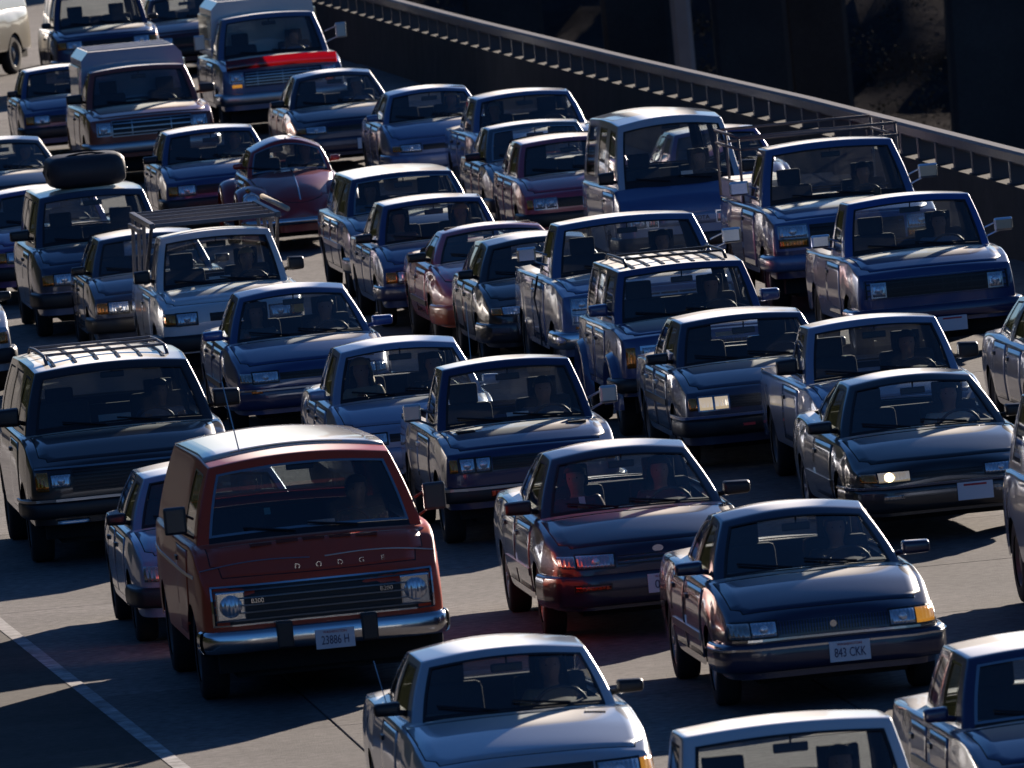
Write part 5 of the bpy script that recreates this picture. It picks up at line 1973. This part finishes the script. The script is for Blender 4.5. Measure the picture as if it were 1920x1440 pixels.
# --- 21 white pickup with ladder rack
def white_pickup():
    c = pickup('pickup_truck', PICK, C['white'], H=1.60, W=1.68, wa=.69, wbm=.735, wr=.615, yc=1.12, bow=.09, nose=.93)
    c.bumper(.36, .54, BLACKTRIM, proj=.07)
    hw = hwf(c, 1)
    c.grille(.26, .67, .76, n=1, slat=BLACKTRIM)
    c.lamp(hw * .52, hw * .80, .655, .775, LENS, BLACKTRIM)
    c.lamp(hw * .82, hw * .97, .66, .77, AMBER, BLACKTRIM, 'turn_signal')
    e = bpy.data.objects.new('ladder_rack', None); COL.objects.link(e); e.parent = c.root; e.location = c.off
    zr = 1.69
    for s in (1, -1):
        g = Geo().rbox(s * .70 - .03, s * .70 + .03, 1.35, 4.35, zr - .03, zr + .03, .008); mesh_obj('rack_rail', g.v, g.f, RACKSTEEL, e, False)
        g = Geo().rbox(s * .74 - .02, s * .74 + .02, 2.6, 4.3, zr - .14, zr - .09, .008); mesh_obj('rack_rail', g.v, g.f, RACKSTEEL, e, False)
        for y in (2.62, 3.4, 4.25):
            g = Geo().tube([(s * .74, y, .98), (s * .70, y, zr)], .022, 6); mesh_obj('rack_post', g.v, g.f, RACKSTEEL, e, False)
        g = Geo().tube([(s * .74, 2.62, 1.0), (s * .70, 1.5, zr - .02)], .022, 6); mesh_obj('rack_brace', g.v, g.f, RACKSTEEL, e, False)
    for y in (1.4, 2.2, 3.0, 3.7, 4.3):
        g = Geo().rbox(-.72, .72, y - .025, y + .025, zr - .022, zr + .022, .008); mesh_obj('rack_bar', g.v, g.f, RACKSTEEL, e, False)
    g = Geo().tube([(.80, 1.25, zr + .06), (.80, 4.5, zr + .06)], .03, 10); mesh_obj('pipe', g.v, g.f, pmat('pvc_pipe', (.55, .47, .36), .5), e, True)
    done(c, 'white pickup with a steel ladder rack over its cab', 'pickup', 'flag', size=(.19, .10, .17), z=1.13)
    dash_card(c, .0, .24, .06, PAPER, .03)
    c.place(10.96, 140.5)
    person(c, 1, 'driver of the white ladder rack pickup, sunlit face', 'broad', 'short', 'blond', shirt('dark', (.03, .03, .035)))
white_pickup()

# --- 22 dark small car beside the rack
def dark_small():
    c = Car('compact_car', mk(HATCH, BOXY, paint=C['slate'], L=3.9, yc=1.0, ycb=3.65, wa=.66, wr=.55))
    front_plain(c, bump=BLACKTRIM)
    done(c, 'slate small car half hidden behind the white ladder rack pickup', 'car')
    c.place(10.58, 145.6)
dark_small()

# --- 23 dark wagon with rooftop carrier
def carrier_wagon():
    c = Car('minivan', dict(L=4.4, W=1.75, H=1.66, wb=2.8, fo=.85, r=.315, yc=.98, yat=1.62, yct=4.05, ycb=4.28, zhf=.86, zc=1.06, zd=1.06, paint=C['slate'], wa=.71, wbm=.765, wc=.72, wr=.63, pillars=[2.2, 3.2], doors=[(1.1, 2.15)], crown=.05, bow=.08, nose=.93, tone2=C['greyblue'], sill=.30, fy=[(.3, .04), (.5, 0), (.7, .02), (.9, .08)]))
    front_plain(c, bump=BLACKTRIM, slats=4, bz=(.36, .54), dz=-.04)
    done(c, 'slate grey minivan carrying a dark rooftop carrier', 'minivan', 'flag', size=(.24, .10, .15), z=1.18)
    c.place(10.36, 150.9)
    # carrier rests on the roof: a thing of its own
    V = []; Fc = []
    n = 20; m = 10
    for j in range(m + 1):
        y = -1 + 2 * j / m
        k = (1 - abs(y) ** 4) ** .35 if abs(y) < 1 else .02
        for i in range(n):
            t = 2 * math.pi * i / n
            cx, cz = math.cos(t), math.sin(t)
            ex = math.copysign(abs(cx) ** .42, cx); ez = math.copysign(abs(cz) ** .42, cz)
            V.append((ex * .47 * (.72 + .28 * k), y * .60, .20 + ez * .20 * (.6 + .4 * k)))
    for j in range(m):
        for i in range(n): Fc.append((j * n + i, j * n + (i + 1) % n, (j + 1) * n + (i + 1) % n, (j + 1) * n + i))
    Fc.append(tuple(range(n))[::-1]); Fc.append(tuple(m * n + i for i in range(n)))
    o = mesh_obj('rooftop_carrier', V, Fc, pmat('carrier_vinyl', (.03, .028, .034), .55, noise=.2), None, True)
    fix_normals(o.data)
    M = c.root.matrix_basis @ Matrix.Translation(c.off + Vector((.0, 2.35, 1.645)))
    o.matrix_world = M
    tag(o, 'black soft carrier lying on the roof of the slate minivan', 'roof carrier')
    for y in (-.35, .35):
        pts = [(.475 * math.cos(t), y, .20 + .215 * math.sin(t)) for t in np.linspace(-.3, math.pi + .3, 14)]
        g = Geo().tube(pts, .012, 5); mesh_obj('strap', g.v, g.f, BLACKTRIM, o, False)
carrier_wagon()

# --- 24, 25 left edge cars
def purple_sedan():
    c = Car('sedan_car', mk(BOXY, paint=C['purple'], yc=1.1))
    front_plain(c); done(c, 'purple sedan at the left edge behind the slate minivan', 'car'); c.place(10.28, 158.4)
purple_sedan()
def dark_left():
    c = Car('sedan_car', mk(ROUND90, paint=C['charcoal'], yc=1.1))
    front_slim(c); done(c, 'charcoal sedan at the left edge with two sunlit heads inside', 'car'); c.place(10.73, 173.5)
    person(c, 1, 'driver of the charcoal sedan at the left edge', 'broad', 'short', 'brown', shirt('grey', (.12, .12, .13)))
    person(c, -1, 'passenger of the charcoal sedan at the left edge', 'slim', 'short', 'brown', shirt('cream', (.35, .30, .20)))
dark_left()

# --- 26 red beetle-shaped car
def beetle():
    p = C['maroon']
    L = 4.03
    c = Car('small_round_car', dict(L=L, W=1.30, H=1.50, wb=2.40, fo=.80, r=.33, yc=1.28, yat=1.66, yct=2.55, ycb=3.2, paint=p, zhf=.52, zc=1.00, zd=1.02, sill=.28, wa=.575, wbm=.635, wc=.56, wr=.46, crown=.15, roofdrop=.11, wbow=.10, wbowt=.09,
                zs=[(0, .48), (.15, .56), (.5, .70), (.9, .82), (1.3, .93), (3.2, .96), (3.7, .72), (L, .42)], zt=[(0, .54), (.08, .66), (.35, .82), (.8, .95), (1.3, 1.02), (3.2, 1.05), (3.7, .86), (L, .5)],
                plan=[(0, .55), (.2, .70), (.5, .82), (.9, .92), (1.2, .97), (1.6, 1), (2.8, 1), (3.5, .8), (L, .5)], nose=.5, bow=.18, fy=[(.3, .02), (.5, 0), (.7, .02)], pillars=[2.3], pw=.08, doors=[(1.42, 2.3)], edge=.90, hood=True, hoodw=.84, seatx=.29, aw=.06, cw=.2, rim='cap', seal=DULLCHROME, seaty=2.15, tw=.17))
    for w in list(c.root.children):
        if w.name.startswith('wheel') and not w.name.startswith('wheel_arch'):
            w.location.x = math.copysign(.735, w.location.x)
    for yw in (c.yf, c.yr):
        for s in (1, -1):
            V = []; Fc = []; nu, nv = 26, 14
            for j in range(nv + 1):
                a = lerp(-math.pi * .5, math.pi * .5, j / nv)          # across
                for i in range(nu + 1):
                    t = lerp(-.35, math.pi + .35, i / nu)             # around the wheel
                    ca = max(math.cos(a), 0) ** .55
                    rr = .37 + .16 * ca
                    x = .57 + .225 * math.sin(a)
                    V.append((s * x, yw - math.cos(t) * rr * 1.10, .34 + math.sin(t) * rr * .98))
            for j in range(nv):
                for i in range(nu): Fc.append((j * (nu + 1) + i, j * (nu + 1) + i + 1, (j + 1) * (nu + 1) + i + 1, (j + 1) * (nu + 1) + i))
            o = c.part('fender', V, Fc, p, True); fix_normals(o.data)
    for s in (1, -1):
        g = Geo().lathe([(.095, .30), (.095, .235), (.085, .222), (.05, .205), (.001, .20)], 18, 'Y', (s * .62, 0, .68))
        o = c.geo('headlight', g, LENS, True)
        g = Geo().lathe([(.115, .42), (.115, .245), (.100, .228), (.093, .24)], 18, 'Y', (s * .62, 0, .68)); mesh_obj('bezel', g.v, g.f, CHROME, o, True)
        g = Geo().lathe([(.001, .33), (.03, .35), (.032, .5)], 10, 'Y', (s * .64, 0, .82)); c.geo('turn_signal', g, AMBER, True)
        g = Geo().rbox(min(s * .64, s * .80), max(s * .64, s * .80), c.yf + .35, c.yr - .35, .27, .33, .02); c.geo('running_board', g, BLACKTRIM)
    # chrome spear down the hood and plain blade bumper
    pts = [(0, y, c.tpt(0, y).z + .008) for y in np.linspace(.12, 1.18, 14)]
    c.geo('hood_spear', Geo().tube(pts, .010, 6), CHROME)
    pts = [(-.74, .25, .40), (-.68, .03, .40), (-.4, -.09, .40), (0, -.12, .40), (.4, -.09, .40), (.68, .03, .40), (.74, .25, .40)]
    c.geo('bumper', Geo().tube(pts, .045, 8), CHROME, True)
    c.geo('rear_bumper', Geo().tube([(x, L + .08 - .12 * (x / .7) ** 2, .42) for x in np.linspace(-.7, .7, 9)], .045, 8), CHROME, True)
    done(c, 'maroon beetle-shaped car with round fenders and chrome hood spear', 'car', 'flag', mirmat=C['maroon'], size=(.13, .07, .09), y=1.75, z=1.08)
    c.place(13.87, 164.9)
    person(c, 1, 'driver of the maroon beetle-shaped car', 'slim', 'long', 'blond', shirt('grey', (.12, .12, .13)))
beetle()

# --- 27..29
def blue_hatch():
    c = Car('hatchback_car', mk(HATCH, BOXY, paint=C['blue']))
    front_plain(c, bump=BLACKTRIM, plate=(.1, .42, None)); done(c, 'dark blue hatchback beside the maroon round car', 'car', size=(.21, .1, .12)); c.place(13.39, 170.9)
    person(c, 1, 'driver of the dark blue hatchback, face in the sun', 'slim', 'short', 'blond', shirt('cream', (.35, .30, .20)))
blue_hatch()
def canopy_box(c, x=.78, y0=2.75, y1=4.9, z0=1.2, z1=1.85, mat=None):
    V = []
    for y, ins in ((y0, .0), (y1, .0)):
        V += [(-x, y, z0), (x, y, z0), (x * .93, y + ins, z1 - .12), (x * .80, y + ins, z1), (-x * .80, y + ins, z1), (-x * .93, y + ins, z1 - .12)]
    Fc = [tuple(range(6))[::-1], tuple(range(6, 12))] + [(k, (k + 1) % 6, 6 + (k + 1) % 6, 6 + k) for k in range(6)]
    o = c.part('canopy', V, Fc, mat, False)
    fix_normals(o.data)
    for s in (1, -1):
        g = Geo().box(min(s * x * .955, s * x * 1.0), max(s * x * .955, s * x * 1.0) + .004, y0 + .25, y1 - .25, z0 + .16, z1 - .22)
        mesh_obj('canopy_window', g.v, g.f, GLASS_SIDE, o, False)
    for i in range(4):
        yy = lerp(y0 + .3, y1 - .3, i / 3)
        g = Geo().rbox(-x * .78, x * .78, yy - .03, yy + .03, z1 - .005, z1 + .02, .008); mesh_obj('canopy_rib', g.v, g.f, mat, o, False)
    return o
def brown_canopy():
    c = pickup('pickup_truck', FULLP, C['brown'], W=1.92, H=1.68, wr=.71, wa=.79, wbm=.83, wc=.82, zhf=1.0, zc=1.13, zd=1.13, roofpaint=C['brown'], fy=[(.4, .03), (.6, 0), (1, .04)])
    canopy_box(c, .80, 2.82, 5.0, 1.10, 1.88, C['paleblue'])
    c.bumper(.48, .64, DULLCHROME, proj=.08)
    hw = hwf(c, 1)
    c.grille(hw * .62, .74, .95, n=3, nv=2, slat=DULLCHROME, frame=DULLCHROME)
    c.lamp(hw * .66, hw * .86, .76, .93, LENS, DULLCHROME)
    done(c, 'brown pickup with a pale blue canopy over its bed', 'pickup', 'flag', size=(.24, .1, .16), z=1.25)
    c.place(13.63, 186.5)
brown_canopy()
def small_blue():
    c = Car('compact_car', mk(HATCH, BOXY, paint=C['blue']))
    front_plain(c); done(c, 'small blue car behind the brown canopy pickup', 'car'); c.place(13.25, 197.0)
small_blue()

REDPLEX = bpy.data.materials.new('red_plexiglass')
REDPLEX.use_nodes = True
_n = REDPLEX.node_tree; _n.nodes.clear()
_t = _n.nodes.new('ShaderNodeBsdfTranslucent'); _t.inputs['Color'].default_value = (.42, .010, .010, 1)
_g = _n.nodes.new('ShaderNodeBsdfGlossy'); _g.inputs['Roughness'].default_value = .1
_m = _n.nodes.new('ShaderNodeMixShader'); _m.inputs[0].default_value = .12
_o = _n.nodes.new('ShaderNodeOutputMaterial')
_n.links.new(_t.outputs[0], _m.inputs[1]); _n.links.new(_g.outputs[0], _m.inputs[2]); _n.links.new(_m.outputs[0], _o.inputs['Surface'])
# --- 30 pickup with red deflector
def red_hood():
    c = pickup('pickup_truck', FULLP, C['greyblue'], H=1.84)
    canopy_box(c, .86, 2.80, 5.0, 1.18, 2.02, C['silver'])
    c.bumper(.50, .68, DULLCHROME, proj=.09)
    hw = hwf(c, 1)
    c.grille(hw * .62, .78, 1.0, n=5, nv=3, slat=DULLCHROME, frame=C['deepblue'])
    c.lamp(hw * .66, hw * .86, .86, .99, LENS, DULLCHROME)
    c.lamp(hw * .68, hw * .84, .77, .82, {1: REDLENS, -1: AMBERLIT}, None, 'turn_signal')
    V = []; n = 14
    for j, (dy, zz) in enumerate(((-.05, 1.06), (-.03, 1.14), (.02, 1.22), (.03, 1.22), (-.02, 1.14), (-.04, 1.06))):
        for i in range(n + 1):
            x = lerp(-.86, .86, i / n); V.append((x, .03 + dy + .07 * (x / .86) ** 2, zz - .03 * (x / .86) ** 2))
    Fc = [(j * (n + 1) + i, j * (n + 1) + i + 1, ((j + 1) % 6) * (n + 1) + i + 1, ((j + 1) % 6) * (n + 1) + i) for j in range(6) for i in range(n)]
    c.part('bug_deflector', V, Fc, REDPLEX, True)
    done(c, 'grey pickup with a bright red hood deflector and tall silver canopy', 'pickup', 'truck', mirmat=DULLCHROME, w=.17, h=.24, z=1.45, out=.10)
    c.place(16.60, 198.4)
    person(c, 1, 'driver of the grey pickup with the red hood deflector', 'broad', 'short', 'brown', shirt('pale', (.16, .20, .28)))
red_hood()

# --- 31, 32 top edge
def dark_top():
    c = Car('utility_wagon', dict(L=4.7, W=1.9, H=1.78, wb=2.7, fo=.8, r=.36, yc=1.2, yat=1.7, yct=4.3, ycb=4.5, zhf=1.0, zc=1.14, zd=1.12, paint=C['deepblue'], sill=.42, wa=.77, wbm=.81, wc=.79, wr=.70, pillars=[2.4, 3.4], doors=[(1.3, 2.35)], bow=.05, nose=.95))
    front_plain(c, bump=DULLCHROME, bz=(.46, .62)); done(c, 'dark blue utility wagon at the top edge behind the brown pickup', 'utility wagon'); c.place(15.45, 219.5)
dark_top()
def dark_red_top():
    c = Car('sedan_car', mk(BOXY, paint=C['darkred']))
    front_plain(c); done(c, 'dark red sedan at the top edge beside the silver canopy', 'car'); c.place(17.3, 224)
dark_red_top()

# --- 33 sunlit cream van top left
def cream_van():
    c = Car('panel_van', dict(L=4.8, W=1.95, H=2.0, wb=2.9, fo=.8, r=.36, yc=.8, yat=1.35, yct=4.6, ycb=4.72, zhf=1.05, zc=1.22, zd=1.22, paint=C['cream'], sill=.44, wa=.85, wbm=.90, wc=.88, wr=.74, pillars=[2.0], nglass=1, doors=[(.95, 1.95)], seaty=1.9, seatx=.46, rearseat=False))
    front_plain(c, bump=DULLCHROME, bz=(.46, .62)); done(c, 'cream van at the top left corner with its side lit by the sun', 'van'); c.place(12.6, 228.5, -24)
cream_van()

# --- 34..38
def navy_far():
    c = Car('sedan_car', mk(ROUND90, paint=C['navy'], W=1.72, H=1.42, wa=.70))
    front_slim(c, plate=(.25, .40, None)); done(c, 'navy sedan in front of the red deflector pickup', 'car', size=(.21, .1, .12)); c.place(16.31, 184.3)
    person(c, 1, 'driver of the navy sedan in front of the red deflector pickup', 'broad', 'short', 'grey', shirt('pale', (.16, .20, .28)))
navy_far()
def blue_far():
    c = Car('sedan_car', mk(ROUND90, L=4.2, W=1.66, paint=C['steelblue'], ycb=3.35, wa=.67, wbm=.72, yc=1.05, yat=1.7, yct=2.8, zhf=.70))
    front_slim(c, corner=AMBER); done(c, 'steel blue sedan between the navy sedan and the larger blue one', 'car', mirmat=C['steelblue']); c.place(16.96, 177.0)
    person(c, 1, 'driver of the steel blue sedan with blond hair', 'slim', 'long', 'blond', shirt('dark', (.03, .03, .035)))
blue_far()
def big_far():
    c = Car('sedan_car', mk(BOXY, L=4.9, W=1.82, H=1.44, wb=2.8, paint=C['steelblue'], yc=1.3, yat=1.95, yct=3.2, ycb=3.8, wa=.73, wbm=.79, wc=.72, wr=.64, zc=.98, zhf=.80, pillars=[2.5], doors=[(1.4, 2.48), (2.52, 3.4)], crown=.06))
    front_quad(c, bump=DULLCHROME); done(c, 'large steel blue sedan with rounded roof near the parapet', 'car', None); c.place(17.69, 171.2)
    person(c, -1, 'passenger of the large steel blue sedan near the parapet', 'slim', 'short', 'grey', shirt('dark', (.03, .03, .035)))
big_far()
def teal_far():
    c = Car('sedan_car', mk(BOXY, L=4.3, W=1.66, H=1.37, paint=C['teal'], yc=1.1, wa=.67, wbm=.72, seal=DULLCHROME, ycb=3.3, yct=2.8))
    front_plain(c); done(c, 'dark teal sedan behind the rose hatchback', 'car', size=(.21, .1, .12)); c.place(16.98, 163.3)
    person(c, 1, 'driver of the dark teal sedan', 'broad', 'short', 'dark', shirt('grey', (.12, .12, .13)))
teal_far()
def rose_hatch():
    c = Car('hatchback_car', mk(HATCH, BOXY, paint=C['rose'], L=3.9, yc=1.0))
    front_quad(c, corner=AMBER, lamp=LENSRED); done(c, 'rose red small hatchback beside the blue forward-control van', 'car', None); c.place(16.92, 158.8)
rose_hatch()

# --- 39 forward-control van
def toyota_van():
    p = C['vanblue']
    c = Car('forward_control_van', dict(L=4.25, W=1.67, H=1.94, wb=2.24, fo=1.02, r=.30, yc=.30, yat=.92, yct=3.95, ycb=4.15, zhf=.98, zc=1.13, zd=1.10, paint=p, tone2=C['paleblue'], sill=.30, wa=.74, wbm=.79, wc=.74, wr=.635, wbow=.12, wbowt=.08, crown=.08, roofdrop=.05,
                pillars=[1.55, 2.6], pw=.08, doors=[(.42, 1.5)], hood=False, seaty=1.25, bow=.07, nose=.95, edge=.97, fy=[(.3, .02), (.55, 0), (.9, .06), (1.05, .12)], aw=.06, cw=.15, roofpaint=C['silver'], zs=[(0, .95), (.3, 1.07), (.6, 1.09), (4.25, 1.05)], zt=[(0, .98), (.3, 1.13), (4.25, 1.1)]))
    c.bumper(.36, .52, BLACKTRIM, proj=.06)
    hw = hwf(c, 1)
    o = c.fpatch('front_panel', -hw * .45, hw * .97, .62, .76, C['paleblue'], .008, .02, 10, 3)
    c.lamp(hw * .62, hw * .90, .63, .75, LENS, CHROME)
    c.lamp(hw * .45, hw * .58, .63, .75, CLEARLENS, CHROME, 'turn_signal')
    text_obj('badge', 'TOYOTA', .07, BLACKTRIM, c.root, (.12, c.fpt(.12, .69).y - .02 + c.off.y, .69), extrude=.004)
    done(c, 'blue forward-control van with white roof and flat nose', 'van', 'flag', size=(.20, .1, .17), z=1.22, y=.55)
    dash_card(c, .12, .14, .09, PAPER, .05)
    c.place(17.26, 150.4)
    person(c, 1, 'driver of the blue flat-nosed van, face lit orange', 'broad', 'short', 'dark', shirt('dark', (.03, .03, .035)))
toyota_van()

# --- 40 blue full-size pickup with bed rack
def rack_pickup():
    p = C['vanblue']
    c = pickup('pickup_truck', FULLP, p, H=1.84, tone2=C['deepblue'])
    hw = hwf(c, 1)
    c.bumper(.50, .68, C['steelblue'], proj=.09)
    c.grille(hw * .56, .76, 1.0, n=4, nv=2, slat=BLACKTRIM)
    c.lamp(hw * .60, hw * .92, .87, 1.0, LENS, DULLCHROME)
    c.lamp(hw * .60, hw * .92, .77, .85, AMBER, BLACKTRIM, 'turn_signal')
    e = bpy.data.objects.new('bed_rack', None); COL.objects.link(e); e.parent = c.root; e.location = c.off
    zr = 1.90
    for s in (1, -1):
        for z in (zr, zr - .14):
            g = Geo().tube([(s * .90, 2.75, z), (s * .90, 5.0, z)], .017, 8); mesh_obj('rack_rail', g.v, g.f, STEEL, e, True)
        for y in (2.85, 4.0, 4.95):
            g = Geo().tube([(s * .90, y, 1.15), (s * .90, y, zr)], .016, 8); mesh_obj('rack_post', g.v, g.f, STEEL, e, True)
    for y in (2.78, 4.97):
        for z in (zr, zr - .14):
            g = Geo().tube([(-.90, y, z), (.90, y, z)], .017, 8); mesh_obj('rack_bar', g.v, g.f, STEEL, e, True)
    g = Geo().rbox(-.93, -.30, 2.85, 4.6, 1.16, 1.38, .02); c.geo('tool_box', g, C['white'])
    done(c, 'blue full-size pickup with tube rack over its bed', 'pickup', 'truck', mirmat=CHROME, w=.22, h=.16, z=1.38, out=.04)
    q = c.tpt(.42, 1.22); c.geo('washer_knob', Geo().rbox(.38, .46, 1.2, 1.26, q.z - .02, q.z + .09, .02), BLACKTRIM)
    c.place(18.10, 142.3)
    person(c, 1, 'driver of the blue full-size rack pickup', 'broad', 'short', 'dark', shirt('dark', (.03, .03, .035)))
rack_pickup()

# --- 41 blue compact pickup with wide black grille
def grille_pickup():
    p = C['blue']
    c = pickup('pickup_truck', PICK, p, L=4.55, W=1.74, H=1.66, zhf=.95, zc=1.10, zd=1.08, yc=1.15, wa=.735, wbm=.785, wc=.77, wr=.66, r=.345, sill=.40, fy=[(.4, .03), (.6, 0), (.9, .03), (1, .06)], roofpaint=C['brightblue'])
    hw = hwf(c, 1)
    c.bumper(.42, .57, C['deepblue'], proj=.09)
    c.grille(hw * .90, .68, .86, n=3, nv=10, slat=BLACKTRIM, frame=C['deepblue'])
    c.lamp(hw * .66, hw * .82, .70, .83, LENS, DULLCHROME, off=.035)
    c.plate(.12, .36, None)
    done(c, 'blue pickup with wide black grille and chrome mirrors near the parapet', 'pickup', 'truck', mirmat=CHROME, w=.20, h=.14, z=1.24, out=.06)
    c.place(17.70, 133.0)
    person(c, 1, 'driver of the blue pickup with wide black grille', 'broad', 'short', 'brown', shirt('pale', (.16, .20, .28)))
grille_pickup()

# --- 42, 43 right edge
def right_edge_car():
    c = Car('sedan_car', mk(ROUND90, paint=C['greyblue'], L=4.3, ycb=3.4))
    front_slim(c); done(c, 'grey blue sedan cut by the right edge in front of the wide-grille pickup', 'car', None); c.place(17.54, 119.0)
right_edge_car()
def right_edge_van():
    c = Car('passenger_van', dict(L=4.5, W=1.85, H=1.72, wb=2.8, fo=.8, r=.34, yc=1.0, yat=1.6, yct=4.2, ycb=4.35, zhf=.95, zc=1.10, zd=1.1, paint=C['greyblue'], sill=.36, wa=.77, wbm=.82, wc=.80, wr=.67, pillars=[2.2, 3.3], doors=[(1.1, 2.15)], seal=CHROME))
    front_plain(c, bump=BLACKTRIM, bz=(.40, .56)); done(c, 'grey van at the right edge with chrome-framed side windows', 'van', None); c.place(15.04, 99.4)
right_edge_van()
# --- 44 purple car behind the forward-control van
def purple_back():
    c = Car('compact_car', mk(HATCH, BOXY, W=1.58, paint=C['purple'], wa=.63, wbm=.68, wr=.52, L=3.8, ycb=3.5))
    front_plain(c); done(c, 'purple small car peeking out behind the flat-nosed van', 'car', None); c.place(18.62, 157.4)
purple_back()
# --- 45 car just past the left edge
def left_edge_car():
    c = Car('sedan_car', mk(BOXY, paint=C['silver']))
    front_plain(c); done(c, 'silver sedan of which a mirror and fender show at the left edge', 'car'); c.place(7.80, 142.1)
left_edge_car()
bpy.data.scenes.remove(TMP)
